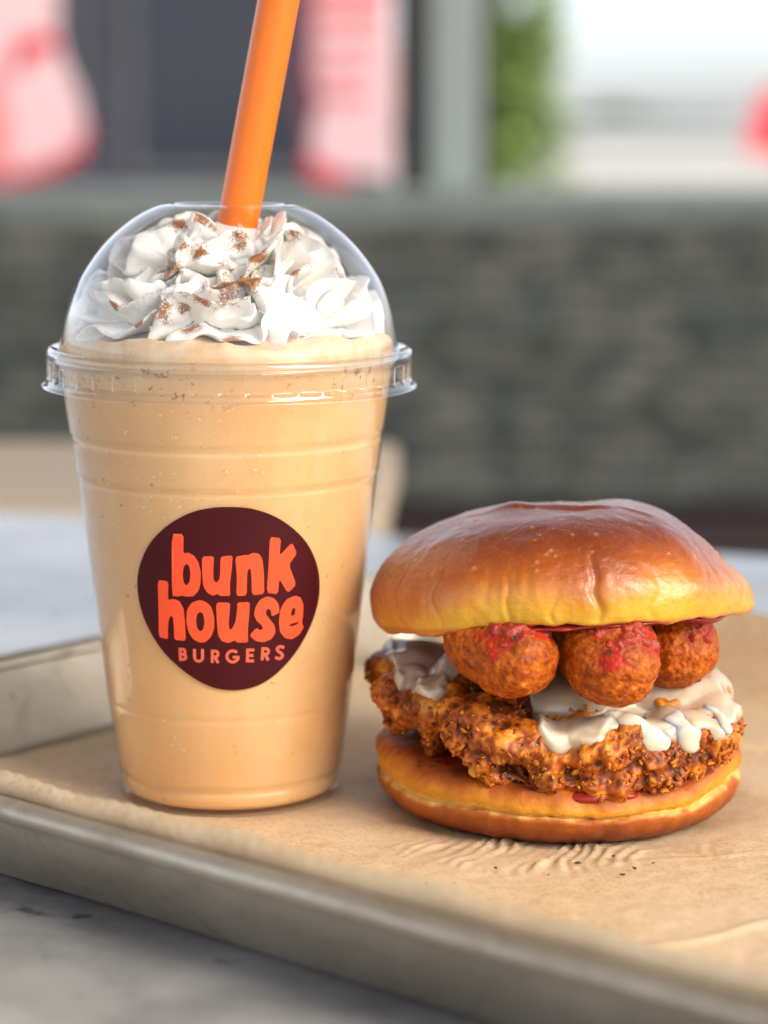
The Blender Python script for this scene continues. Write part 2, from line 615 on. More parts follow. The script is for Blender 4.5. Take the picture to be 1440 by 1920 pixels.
def tree(label, x, y, hgt, rad_fn, z0, nleaf, leaf, mat, group=None, seed=0):
    r_ = np.random.RandomState(seed)
    root = thing('tree', label, 'tree', (x, y, GZ), group=group)
    V, F = tube_vf([(0, 0, 0), (.02 * hgt, 0, hgt * .4), (0, .01 * hgt, hgt * .85)], [hgt * .022, hgt * .016, hgt * .006], 10)
    tr = part('trunk', V, F, M_bark, root)
    for k in range(5):
        a = r_.rand() * 6.28; h0 = hgt * (.35 + .1 * k)
        rr = rad_fn(h0 / hgt) * .7
        V, F = tube_vf([(0, 0, h0), (.5 * rr * math.cos(a), .5 * rr * math.sin(a), h0 + .06 * hgt), (rr * math.cos(a), rr * math.sin(a), h0 + .1 * hgt)], [hgt * .008, hgt * .006, hgt * .003], 7)
        part('limb', V, F, M_bark, tr)
    z = z0 + (hgt - z0) * r_.rand(nleaf) ** .9
    a = r_.rand(nleaf) * 6.283
    rr = np.array([rad_fn(q / hgt) for q in z]) * np.sqrt(r_.rand(nleaf)) * (1 + .25 * r_.randn(nleaf) * .6)
    P = np.stack([rr * np.cos(a), rr * np.sin(a), z], 1)
    keep = perlin(P, 4.0 / hgt * 2.2, seed * 3.1) > -.22
    P = P[keep]; n = len(P)
    A = r_.randn(n, 3); A /= np.linalg.norm(A, axis=1)[:, None]
    B = np.cross(A, r_.randn(n, 3)); B /= np.linalg.norm(B, axis=1)[:, None]
    L = leaf * (.6 + .8 * r_.rand(n))[:, None]
    V = np.stack([P - A * L, P + B * L * .45, P + A * L, P - B * L * .45], 1).reshape(-1, 3)
    F = np.arange(4 * n).reshape(n, 4)
    part('crown', V, F, mat, root, smooth=False)
    return root


tree('slender bright green tree just right of the grey green post', bgx(932, 14), 14, 2.9,
     lambda q: .50 * (1 - .42 * q) * (1 if q < .85 else (1 - q) / .15 + .1), .25, 7000, .055, M_leaf, seed=2)
for i, (px, y, h_, r_) in enumerate([(1150, 320, 6.2, 5.0), (1075, 330, 4.7, 4.5), (1235, 325, 5.0, 5.5), (1320, 340, 4.6, 5.2), (1010, 320, 4.9, 5)]):
    tree(['rounded distant tree, tallest above the pale roof', 'low distant tree left of the rounded one, by the green tree',
          'broad distant tree right of the tallest one', 'small distant tree nearest the red panel', 'distant tree partly behind the slender green tree'][i],
         bgx(px, y), y, h_, lambda q, r_=r_: r_ * math.sqrt(max(.02, 1 - (2 * q - 1.05) ** 2)), .6, 1500, .5, M_leaf2, 'distant trees beyond the parking lot', seed=10 + i)

rs = thing('red_sign', 'red rounded sign panel on a pole at the right edge', 'sign', (bgx(1475, 16), 16, GZ))
zz = lambda py: bgz(py, 16) - GZ
P = [(-.315, zz(288)), (-.27, zz(230)), (-.21, zz(180)), (-.12, zz(160)), (.25, zz(160)), (.31, zz(200)), (.31, zz(288))]
V, F = slab(P, 0, .06)
part('panel', V, F, plain('signal_red', (.62, .02, .035), .4), rs, smooth=False)
V, F = tube_vf([(0, .03, 0), (0, .03, zz(289))], .03, 12)
part('pole', V, F, M_grey, rs)

# ================================================================== THE TRAY
ANG = R(-40)
E1 = np.array([math.cos(ANG), math.sin(ANG)]); E2 = np.array([-math.sin(ANG), math.cos(ANG)])
ORG = np.array([-.1845, .5955])
TL, TW = .44, .30


def tray_xy(s, tt):
    return ORG + np.outer(s, E1) + np.outer(tt, E2)


def rrect(d, n_arc=14, rad=.03):
    """rounded rectangle path at inward offset d"""
    r = max(rad - d, .004)
    pts = []
    for (cx, cy, a0) in ((rad, rad, 180), (TL - rad, rad, 270), (TL - rad, TW - rad, 0), (rad, TW - rad, 90)):
        for k in range(n_arc + 1):
            a = R(a0 + 90 * k / n_arc)
            pts.append((cx + r * math.cos(a), cy + r * math.sin(a)))
    return np.array(pts)


def dense(pts, step=.012):
    out = []
    for i in range(len(pts)):
        a, b = pts[i], pts[(i + 1) % len(pts)]
        k = max(1, int(round(np.linalg.norm(b - a) / step)))
        for j in range(k): out.append(a + (b - a) * j / k)
    return np.array(out)


def sweep(section, jitter=0.0):
    base = rrect(0)
    K = [max(1, int(round(np.linalg.norm(base[(i + 1) % len(base)] - base[i]) / .012))) for i in range(len(base))]
    rows = []
    for d, z in section:
        p = rrect(d)
        row = []
        for i in range(len(p)):
            for j in range(K[i]):
                q = p[i] + (p[(i + 1) % len(p)] - p[i]) * j / K[i]
                row.append((q[0], q[1], z))
        rows.append(row)
    V = np.array(rows)
    m, n = V.shape[:2]
    V = V.reshape(-1, 3)
    if jitter:
        V[:, 2] += jitter * perlin(V, 22)
        dd = jitter * 1.2 * perlin(V, 17, 5)
        V[:, 0] += dd; V[:, 1] += dd
    return V, grid_faces(m, n, True), n


t = NT('worn_aluminium')
sc_ = t.noise(70, 5, .65, .6)
st_ = t.noise(16, 4, .6, 1.0)
c = t.ramp(st_, [(.3, (.42, .36, .275)), (.5, (.52, .455, .36)), (.7, (.62, .55, .45))])
c = t.mix(t.ramp(sc_, [(.52, 0.0), (.76, .5)]), c, (.20, .17, .14))
c = t.mix(t.ramp(t.noise(300, 3, .6), [(.62, 0.0), (.74, .4)]), c, (.10, .085, .07))
t.set('Base Color', c).set('Metallic', .75).set('Roughness', t.ramp(sc_, [(.3, .34), (.7, .58)]))
t.bump(t.noise(260, 3), .25, .0004)
M_alu = t.m
tray = thing('baking_tray', 'worn aluminium baking tray with rolled rim on the marble table', 'tray', (ORG[0], ORG[1], 0), ANG)
V, F, nr = sweep(cat([(.030, -.0012), (.0205, -.0010), (.0180, .0008), (.0120, .0120), (.0078, .0205)], 4), .0004)
F = F.tolist() + [list(range(nr))[::-1]]
part('pan', V, F, M_alu, tray)
ring = [(.0044 + .0032 * math.cos(a), .0212 + .0030 * math.sin(a)) for a in np.linspace(R(0), R(285), 16)]
V, F, nr = sweep(ring, .0004)
part('rolled_rim', V, F, M_alu, tray)
V, F, nr = sweep(cat([(.0052, .0183), (.0090, .0110), (.0165, .0002), (.0185, -.0018), (.022, TZ + .0004)], 5), .0004)
part('outer_wall', V, F, M_alu, tray)

# ------------------------------------------------------------------ brown paper liner
BUR = np.array([.0472, .600])      # burger centre
CUP = np.array([-.0420, .612])     # cup centre

ns, nq = 460, 400
s_ = np.linspace(.028, TL - .02, ns)
q_ = np.concatenate([np.linspace(0, .046, 40), np.linspace(.0468, .3255, nq - 40)])
sec = cat([(.0072, .0292), (.0062, .0274), (.0060, .0254), (.0078, .0215), (.0120, .0125), (.0175, .0030), (.0210, .0005), (.030, .0003)], 8)
al = np.concatenate([[0], np.cumsum(np.linalg.norm(np.diff(sec, axis=0), axis=1))])
S, Q = np.meshgrid(s_, q_, indexing='ij')
d_ = np.interp(Q.ravel(), al, sec[:, 0]); z_ = np.interp(Q.ravel(), al, sec[:, 1])
over = Q.ravel() > al[-1]
d_ = np.where(over, sec[-1, 0] + Q.ravel() - al[-1], d_); z_ = np.where(over, .0003, z_)
S = S.ravel(); Q = Q.ravel()
far = np.array([(.0225, .0003), (.0205, .0008), (.0175, .0030), (.0120, .0125), (.0082, .0215), (.0068, .0245), (.0060, .0262)])
fal = np.concatenate([[0], np.cumsum(np.linalg.norm(np.diff(far, axis=0), axis=1))])
e_ = d_ - (TW - .0225)
climb = e_ > 0
z_ = np.where(climb, np.interp(e_, fal, far[:, 1]), z_)
d_ = np.where(climb, TW - np.interp(e_, fal, far[:, 0]), d_)
# toothed upper edge and slightly wavy flap
top = 1 - sstep(0, .020, Q)
tooth = np.abs(((S / .0052) % 1) - .5) * 2
irr = perlin(np.stack([S, S * 0, S * 0], 1), 38)
z_ = z_ + top * (.0014 * irr + .0007 * (tooth - .5) * (1 - sstep(0, .0015, Q)))
d_ = d_ + top * (.0010 * perlin(np.stack([S, Q, S * 0], 1), 16, 4.4) - .0006)
XY = ORG + np.outer(S, E1) + np.outer(d_, E2)
P3 = np.stack([XY[:, 0], XY[:, 1], S * 0], 1)
flat = sstep(al[-1] - .004, al[-1] + .010, Q)
h = .0011 * np.maximum(0, fbm(P3, 22, 3) - .05) + .00035 * np.abs(perlin(P3, 65, 2)) + .00012 * perlin(P3, 260, 8)
# long creases
for (x0, y0, ax, wd, amp) in ((.115, .53, 62, .0012, .0011), (.13, .56, 12, .0010, .0009), (.09, .50, 28, .0016, .0008), (-.13, .64, -30, .0016, .0012),
                              (-.07, .69, 15, .0018, .0012), (.02, .53, -35, .0012, .0005), (.16, .60, 80, .002, .0016), (.10, .66, -20, .002, .0014)):
    a = R(ax)
    dist = (XY[:, 0] - x0) * math.sin(a) - (XY[:, 1] - y0) * math.cos(a) + .003 * perlin(P3, 30, x0 * 9)
    along = (XY[:, 0] - x0) * math.cos(a) + (XY[:, 1] - y0) * math.sin(a)
    h += amp * np.exp(-(dist / wd) ** 2) * np.exp(-(along / .05) ** 2)
# puckered wrinkles in front of the burger
rb = XY - BUR
rr = np.linalg.norm(rb, axis=1); th = np.arctan2(rb[:, 1], rb[:, 0])
front = np.exp(-((th - R(-98)) / R(34)) ** 2)
ring_ = sstep(.036, .043, rr) * (1 - sstep(.046, .070, rr + .012 * perlin(P3, 90, 3)))
uu = XY @ np.array([math.cos(R(-16)), math.sin(R(-16))])
wv = np.sin(2 * np.pi * (uu / .0074 + 1.0 * perlin(P3, 42, 1.7) + .22 * perlin(P3, 150, 6)))
wv = 1 - 2 * np.abs(wv) ** .7
h += .0013 * front * ring_ * (wv + .75) * np.clip(.55 + 1.1 * perlin(P3, 65, 9), .08, 1.3)
# pressed flat under the cup and the burger
press = np.maximum(1 - sstep(.028, .040, np.linalg.norm(XY - CUP, axis=1)), 1 - sstep(.036, .042, rr))
h = np.maximum(h, -.0002) * (1 - press) * flat
grease = np.exp(-((rr - .040) / .016) ** 2) * (.55 + .6 * perlin(P3, 60, 3.3))
V = np.stack([XY[:, 0], XY[:, 1], z_ + h], 1)
t = NT('kraft_paper')
f1 = t.noise(900, 3, .7); f2 = t.noise(150, 4, .65); f3 = t.noise(18, 3)
c = t.mix(t.ramp(f2, [(.3, 0.0), (.7, 1.0)]), (.70, .485, .275), (.80, .60, .37))
c = t.mix(t.ramp(f1, [(.36, .55), (.5, 0.0)]), c, (.44, .27, .135))
c = t.mix(t.ramp(f3, [(.42, 0.0), (.68, .65)]), c, (.72, .57, .39))
c = t.mix(t.math('MULTIPLY', t.attr('grease'), .75), c, (.27, .155, .07))
t.set('Base Color', c).set('Roughness', .62).set('Specular IOR Level', .3)
t.bump(t.mix(.5, t.noise(700, 4, .7), t.noise(2200, 2)), .35, .0003)
M_kraft = t.m
paper = part('paper_liner', V, grid_faces(ns, nq), M_kraft, attrs={'grease': np.clip(grease, 0, 1)})
tag(paper, 'brown kraft paper with a toothed edge lining the metal tray', 'paper')

# ================================================================== THE MILKSHAKE
cupx, cupy = float(CUP[0]), float(CUP[1])
PZ = .0006                           # what stands on the paper stands here
cup_prof = np.array([(.0, .0012), (.026, .0012), (.0278, .0003), (.0290, .0), (.0296, .0008), (.0300, .0030), (.0301, .0058), (.0296, .0066), (.0306, .0078),
                     (.0334, .0262), (.0333, .0268), (.0336, .0275), (.0383, .0706), (.0401, .0868), (.0400, .0876), (.0405, .0885), (.0417, .0975), (.0415, .0983), (.0421, .0995),
                     (.0434, .1080), (.0440, .1130), (.0448, .1186)])
prof_d = []
for a, b in zip(cup_prof[:-1], cup_prof[1:]):
    k = max(1, int(np.linalg.norm(b - a) / .0012))
    for j in range(k): prof_d.append(a + (b - a) * j / k)
prof_d = np.array(prof_d + [cup_prof[-1]])
M_clear = thin_plastic('clear_plastic_cup', rough=.09, gain=1.25, bump_scale=160, bump_s=.12)
M_lid = thin_plastic('clear_plastic_lid', rough=.025, gain=1.6)
cup = thing('plastic_cup', 'clear plastic cup with a round dark red logo, filled with pale orange shake', 'cup', (cupx, cupy, PZ))
V, F = lathe(prof_d, 160)
part('cup_wall', V, F, M_clear, cup)
V, F = tube_vf([(.0452 * math.cos(a), .0455 * math.sin(a), .1186) for a in np.linspace(0, 2 * np.pi, 120)], .0009, 10, caps=False)
part('cup_rim', V, F, M_clear, cup)

# shake inside the cup, rising as foam into the dome
t = NT('milkshake')
c = t.mix(t.ramp(t.noise(45, 4), [(.3, 0.0), (.7, 1.0)]), (.79, .475, .215), (.85, .55, .275))
c = t.mix(t.ramp(t.noise(420, 2, .5), [(.70, 0.0), (.76, .75)]), c, (.36, .17, .05))
c = t.mix(t.ramp(t.sep(2), [(.1145, 0.0), (.1195, 1.0)]), c, t.mix(t.ramp(t.noise(120, 4, .65), [(.35, 0.0), (.7, 1.0)]), (.70, .46, .24), (.82, .66, .46)))
c = t.mix(t.math('MULTIPLY', t.ramp(t.noise(350, 3, .7), [(.60, 0.0), (.66, 1.0)]), t.ramp(t.sep(2), [(.108, 0.0), (.1125, .8), (.1185, .7), (.1215, .2)])), c, (.24, .085, .02))
t.set('Base Color', c).set('Roughness', .38)
t.sss(.55, (1.0, .55, .25), .004)
c = t.mix(t.ramp(t.voro(420), [(.10, .35), (.16, 0.0)]), c, (.88, .66, .40))
c = t.mix(t.ramp(t.noise(28, 4, .65, .8, t.mapping((1, 1, .35))), [(.42, 0.0), (.70, .7)]), c, (.80, .43, .155))
t.set('Base Color', c)
t.bump(t.noise(1500, 2), .12, .0002)
M_shake = t.m
sp = [(max(r - .00045, .0001), z + .0004) for r, z in cup_prof if z > .001 or r < .02]
sp = [(0.0001, .0018), (.0285, .0018)] + [(r - .00045, z) for r, z in cup_prof if z > .0025][:-1] + [(.0444, .1186), (.0444, .1200), (.0443, .1225), (.0438, .1242), (.0428, .1254), (.040, .1256), (.034, .1262), (.02, .128), (.0001, .128)]
sp = np.array(sp)
sd_ = []
for a, b in zip(sp[:-1], sp[1:]):
    k = max(1, int(np.linalg.norm(b - a) / .0010))
    for j in range(k): sd_.append(a + (b - a) * j / k)
V, F = lathe(np.array(sd_ + [sp[-1]]), 200)
tp = sstep(.117, .124, V[:, 2])
V[:, 2] += tp * (.0022 * perlin(V, 90, 3) + .0008 * perlin(V, 260, 5))
shake = part('milkshake', V, F, M_shake)
shake.location = (cupx, cupy, PZ)
tag(shake, 'pale orange milkshake with a foamy top inside the clear cup', 'milkshake')

# dome lid
dome_prof = cat([(.0449, .1202), (.0449, .1220), (.0446, .1245), (.0433, .1305), (.0411, .1370), (.0385, .1418), (.0345, .1472), (.0303, .1515), (.0250, .1556), (.0200, .1583), (.0168, .1592), (.0150, .1592), (.0140, .1588), (.0138, .1580)], 6)
lid = thing('dome_lid', 'clear domed plastic lid covering the whipped cream', 'lid', (cupx, cupy, PZ), rot=(0, R(.4), 0))
V, F = lathe(dome_prof, 160)
part('dome', V, F, M_lid, lid)
fl = cat([(.0449, .1202), (.0456, .1209), (.0472, .1215), (.0484, .1211), (.0489, .1201), (.0489, .1188)], 5)
V, F = lathe(fl, 160)
part('flange', V, F, M_lid, lid)
sk = cat([(.0487, .1188), (.0486, .1170), (.0486, .1152), (.0486, .1134), (.0490, .1120), (.0496, .1114), (.0500, .1114), (.0501, .1111)], 5)
nsg = 480
V, F = lathe(sk, nsg)
thv = np.arctan2(V[:, 1], V[:, 0])
per = (thv / (2 * np.pi) * 44) % 1
notch = sstep(.0, .10, per) * (1 - sstep(.78, .98, per))
band = sstep(.1128, .1138, V[:, 2]) * (1 - sstep(.1176, .1186, V[:, 2]))
rr2 = np.linalg.norm(V[:, :2], axis=1)
V[:, :2] *= (1 - band * notch * .0009 / rr2)[:, None]
part('skirt', V, F, M_lid, lid)

# whipped cream -----------------------------------------------------------------
def cream_rope(turns, R0, R1, z0, z1, rho0, rho1, lobes, twist, ph, frill, n=1100, m=260, seed=0.0, depth=.52):
    tt = np.linspace(0, 1, n)
    a = ph + tt * turns * 2 * np.pi
    rad = R0 + (R1 - R0) * tt ** .85
    zc = z0 + (z1 - z0) * tt
    c = np.stack([rad * np.cos(a), rad * np.sin(a), zc], 1)
    c += .0016 * np.stack([perlin(c, 90, seed + 1), perlin(c, 90, seed + 7), perlin(c, 90, seed + 13)], 1)
    T = np.gradient(c, axis=0); T /= np.linalg.norm(T, axis=1)[:, None]
    Nn = np.cross(np.array([0, 0, 1.0]), T); Nn /= np.linalg.norm(Nn, axis=1)[:, None]
    Bn = np.cross(T, Nn)
    rho = (rho0 + (rho1 - rho0) * tt) * np.minimum(1, np.sqrt(np.minimum(tt, 1 - tt) * 30) + .05)
    ph_ = np.linspace(0, 2 * np.pi, m, endpoint=False)
    TT, PP = np.meshgrid(tt, ph_, indexing='ij')
    L = (turns * 2 * np.pi * (R0 + R1) / 2)
    # folds: lobes swing back and forth along the rope
    arc = np.stack([TT.ravel() * L, np.cos(PP.ravel()) * .01, np.sin(PP.ravel()) * .01], 1)
    sw = (1.0 * perlin(arc, 75, seed + 3) + .42 * perlin(arc, 200, seed + 9)).reshape(n, m)
    q = (PP + twist * TT * 2 * np.pi + frill * sw) * lobes / 2
    crest = 1 - (np.sqrt(np.sin(q) ** 2 + .035) - .187) / .83
    f = 1 - depth + depth * 1.5 * crest ** 1.1
    f = f * (1 + .26 * perlin(arc, 120, seed + 21).reshape(n, m))
    rr = rho[:, None] * f
    # tips of the lobes lean along the rope like leaves
    lean = .55 * (f - .8) * rho[:, None] * np.sin(TT * L / .0150 * 2 * np.pi + 2 * sw + PP)
    Vv = c[:, None, :] + rr[..., None] * (np.cos(PP)[..., None] * Nn[:, None, :] + np.sin(PP)[..., None] * Bn[:, None, :]) + lean[..., None] * T[:, None, :]
    V = Vv.reshape(-1, 3)
    V += (.00022 * perlin(V, 420, seed))[:, None] * np.array([1, 1, 1])
    return V, grid_faces(n, m, True), crest.ravel()


VV, FF, CR, off = [], [], [], 0
for args in (dict(turns=1.05, R0=.0284, R1=.0278, z0=.1262, z1=.1285, rho0=.0118, rho1=.0112, lobes=7, twist=2.3, ph=R(-60), frill=1.25, seed=1.0),
             dict(turns=1.25, R0=.0185, R1=.0165, z0=.1345, z1=.1430, rho0=.0125, rho1=.0110, lobes=6, twist=2.6, ph=R(-130), frill=1.25, seed=5.0),
             dict(turns=1.10, R0=.0110, R1=.0095, z0=.1455, z1=.1490, rho0=.0085, rho1=.0072, lobes=6, twist=2.2, ph=R(-20), frill=1.1, seed=9.0)):
    V, F, cr = cream_rope(**args)
    VV.append(V); FF.append(F + off); CR.append(cr); off += len(V)
V = np.concatenate(VV); F = np.concatenate(FF); cr = np.concatenate(CR)
# keep it inside the dome
rmax = np.interp(V[:, 2], dome_prof[:, 1][:len(dome_prof) - 12], dome_prof[:, 0][:len(dome_prof) - 12]) - .0012
r0 = np.linalg.norm(V[:, :2], axis=1)
V[:, :2] *= np.minimum(1, rmax / np.maximum(r0, 1e-6))[:, None]
V[:, 2] = np.minimum(V[:, 2], .1576)
N = normals(V, F)
# cinnamon dusting in a few drifts
ax = np.array([.195, .02, 1.0]); ax /= np.linalg.norm(ax)         # the straw's direction
p0 = np.array([cupx + .0040, cupy - .002, .1585])                    # where it passes the lid
# the straw has pushed the cream down in front of it
sx = V[:, 0] + cupx - (p0[0] + (V[:, 2] - .158) * ax[0] / ax[2]); sy = V[:, 1] + cupy - p0[1]
near = np.exp(-(sx / .0060) ** 2) * (sy < .004) * sstep(-.020, -.012, sy)
V[:, 2] = np.where(V[:, 2] > .1475, V[:, 2] - near * (V[:, 2] - .1475) * .97, V[:, 2])
N = normals(V, F)
# cinnamon dusting in drifts, each settled on a front fold
Wd = V + np.array([cupx, cupy, PZ - CAM_H])
dep = Wd[:, 1] * math.cos(PITCH) - Wd[:, 2] * math.sin(PITCH)
pxs = 720 + 4300 * Wd[:, 0] / dep
pys = 960 - 4300 * (Wd[:, 1] * math.sin(PITCH) + Wd[:, 2] * math.cos(PITCH)) / dep
cin = np.zeros(len(V))
for x, y, r in ((440, 548, 30), (412, 520, 26), (468, 522, 22), (430, 572, 18), (318, 512, 20), (300, 490, 14), (372, 568, 16), (345, 585, 14), (305, 598, 22), (350, 606, 18), (385, 462, 16), (350, 470, 10), (462, 458, 20),
                (430, 632, 18), (500, 495, 16), (545, 432, 16), (330, 410, 18), (400, 414, 24), (250, 600, 12), (560, 500, 12), (215, 560, 12)):
    near = np.where((np.abs(pxs - x) < 10) & (np.abs(pys - y) < 10))[0]
    if not len(near): continue
    i = near[np.argmin(dep[near])]
    cin = np.maximum(cin, 1.3 * np.exp(-((V - V[i]) ** 2).sum(1) / (r * 1.35 / 4300 * .6) ** 2))
cin = cin * (.75 + .35 * sstep(-.1, .6, N[:, 2])) + .22 * sstep(.2, .9, N[:, 2]) * sstep(.0, .5, perlin(V, 120, 4)) + .50 * sstep(.72, .95, cr) * sstep(.0, .45, perlin(V, 75, 8))
cream_top = thing('whipped_cream', 'white piped whipped cream dusted with brown cinnamon under the clear dome', 'whipped cream', (cupx, cupy, PZ))
t = NT('whipped_cream')
ci = t.attr('cinnamon')
grain = t.noise(2400, 3, .8)
g2 = t.noise(420, 3, .7)
gg = t.math('ADD', t.math('MULTIPLY', t.math('SUBTRACT', grain, .5), 2.6), t.math('MULTIPLY', t.math('SUBTRACT', g2, .5), 2.0))
gm = t.ramp(t.math('ADD', ci, gg), [(.50, 0.0), (.95, 1.0)])
c = t.mix(gm, (.90, .87, .81), t.mix(t.noise(900, 2), (.22, .075, .018), (.42, .16, .045)))
t.set('Base Color', c).set('Roughness', t.mix(gm, (.33, .33, .33), (.85, .85, .85)))
t.sss(.6, (1.0, .88, .7), .0028)
t.bump(t.mix(.5, t.noise(1200, 3), t.noise(300, 2)), .12, .0004)
M_cream = t.m
part('swirl', V, F, M_cream, cream_top, attrs={'cinnamon': np.clip(cin, 0, 1.3)})
V, F = lathe(cat([(.0001, .120), (.030, .1215), (.031, .126), (.026, .137), (.017, .147), (.008, .1535), (.0001, .1545)], 8), 64)
V += (.0012 * perlin(V, 150))[:, None]
part('core', V, F, M_cream, cream_top, attrs={'cinnamon': np.zeros(len(V))})

# straw
sl = np.array([p0 + ax * k for k in np.linspace(-.10, .14, 60)])
out_r, in_r = .0054, .0050
Vo, Fo = tube_vf(sl, out_r, 40, caps=False)
Vi, Fi = tube_vf(sl, in_r, 40, caps=False)
m_ = len(Vo)
F = list(Fo) + [[a + m_ for a in f][::-1] for f in Fi]
for base in (0, (len(sl) - 1) * 40):
    for k in range(40):
        a, b = base + k, base + (k + 1) % 40
        F.append([a, b, b + m_, a + m_] if base else [b, a, a + m_, b + m_])
t = NT('orange_plastic')
t.set('Base Color', (.98, .185, .0)).set('Roughness', .3)
t.sss(.45, (1, .4, .1), .0012)
t.bump(t.noise(300, 2, .5, 0, t.mapping((3, 3, .1))), .08, .0004)
straw = part('drinking_straw', np.concatenate([Vo, Vi]), F, t.m)
tag(straw, 'wide bright orange drinking straw standing in the whipped cream', 'straw')

# ------------------------------------------------------------------ logo printed on the cup
def cone_hit(px, py, lift):
    """points on the cup wall seen at photo coordinates (the print was traced from a flat enlargement)"""
    cx = (px - 720) / 4300.; cy = -(py - 960) / 4300.
    D = np.stack([cx, math.cos(PITCH) + cy * math.sin(PITCH), -math.sin(PITCH) + cy * math.cos(PITCH)], 1)
    O = np.array([-cupx, -cupy, CAM_H - PZ])
    z = np.full(len(px), .05)
    for _ in range(25):
        r = np.interp(z, cup_prof[5:, 1], cup_prof[5:, 0]) + lift
        A = D[:, 0] ** 2 + D[:, 1] ** 2
        B = O[0] * D[:, 0] + O[1] * D[:, 1]
        Cc = O[0] ** 2 + O[1] ** 2 - r * r
        k = (-B - np.sqrt(np.maximum(B * B - A * Cc, 0))) / A
        z = O[2] + k * D[:, 2]
    return O + D * k[:, None]


def inside(poly, P):
    x, y = P[:, 0], P[:, 1]
    c = np.zeros(len(P), bool)
    n = len(poly)
    for i in range(n):
        a, b = poly[i], poly[(i + 1) % n]
        cond = (a[1] > y) != (b[1] > y)
        xx = (b[0] - a[0]) * (y - a[1]) / (b[1] - a[1] + 1e-12) + a[0]
        c ^= cond & (x < xx)
    return c


def soften(poly, k=.18):
    out = []
    n = len(poly)
    for i in range(n):
        a, b = np.array(poly[i], float), np.array(poly[(i + 1) % n], float)
        out += [a + (b - a) * k, a + (b - a) * (1 - k)]
    return out


def print_mesh(outlines, step, lift, union=False):
    pts, faces = [], []
    for o in outlines:
        base = len(pts)
        pts += [Vector((float(p[0]), float(p[1]))) for p in o]
        faces.append(list(range(base, base + len(o))))
    P = np.array([[p.x, p.y] for p in pts])
    lo, hi = P.min(0), P.max(0)
    gx, gy = np.meshgrid(np.arange(lo[0], hi[0], step) + .37, np.arange(lo[1], hi[1], step) + .41)
    G = np.stack([gx.ravel(), gy.ravel()], 1)
    ins = [inside(np.array(o), G) for o in outlines]
    keep = np.any(ins, 0) if union else (np.sum(ins, 0) % 2 == 1)
    pts += [Vector((float(a), float(b))) for a, b in G[keep]]
    r = delaunay_2d_cdt(pts, [], faces, 0, 1e-5)
    V2 = np.array([[v.x, v.y] for v in r[0]])
    T = np.array([f for f in r[2] if len(f) == 3])
    cen = V2[T].mean(1)
    ins = [inside(np.array(o), cen) for o in outlines]
    keep = np.any(ins, 0) if union else (np.sum(ins, 0) % 2 == 1)
    T = T[keep]
    W = cone_hit(240 + V2[:, 0] / 3.789, 930 + V2[:, 1] / 3.789, lift)
    # face outward
    n_ = np.cross(W[T[:, 1]] - W[T[:, 0]], W[T[:, 2]] - W[T[:, 0]])
    ctr = W[T].mean(1)
    flip = (n_[:, :2] * ctr[:, :2]).sum(1) < 0
    T[flip] = T[flip][:, ::-1]
    return W, T


t = NT('maroon_print')
t.set('Base Color', t.mix(t.noise(60, 3), (.046, .0012, .004), (.060, .002, .006))).set('Roughness', .42).set('Specular IOR Level', .25)
t.bump(t.noise(2600, 2), .22, .0002)
M_maroon = t.m
t = NT('coral_print')
t.set('Base Color', (.88, .085, .026)).set('Roughness', .38)
M_coral = t.m
t = NT('dusty_coral_print')
t.set('Base Color', (.70, .115, .065)).set('Roughness', .4)
M_coral2 = t.m
disc = cat([(725, 78), (900, 95), (1080, 165), (1240, 295), (1330, 450), (1362, 620), (1340, 800), (1260, 1000), (1130, 1190), (960, 1330), (780, 1380), (600, 1360), (430, 1270), (270, 1130), (160, 970), (90, 800), (65, 620), (90, 470), (160, 330), (280, 210), (430, 125), (570, 88)], 6, True)
W, T = print_mesh([disc], 24, .00022)
logo = part('logo', W, T, M_maroon, cup)
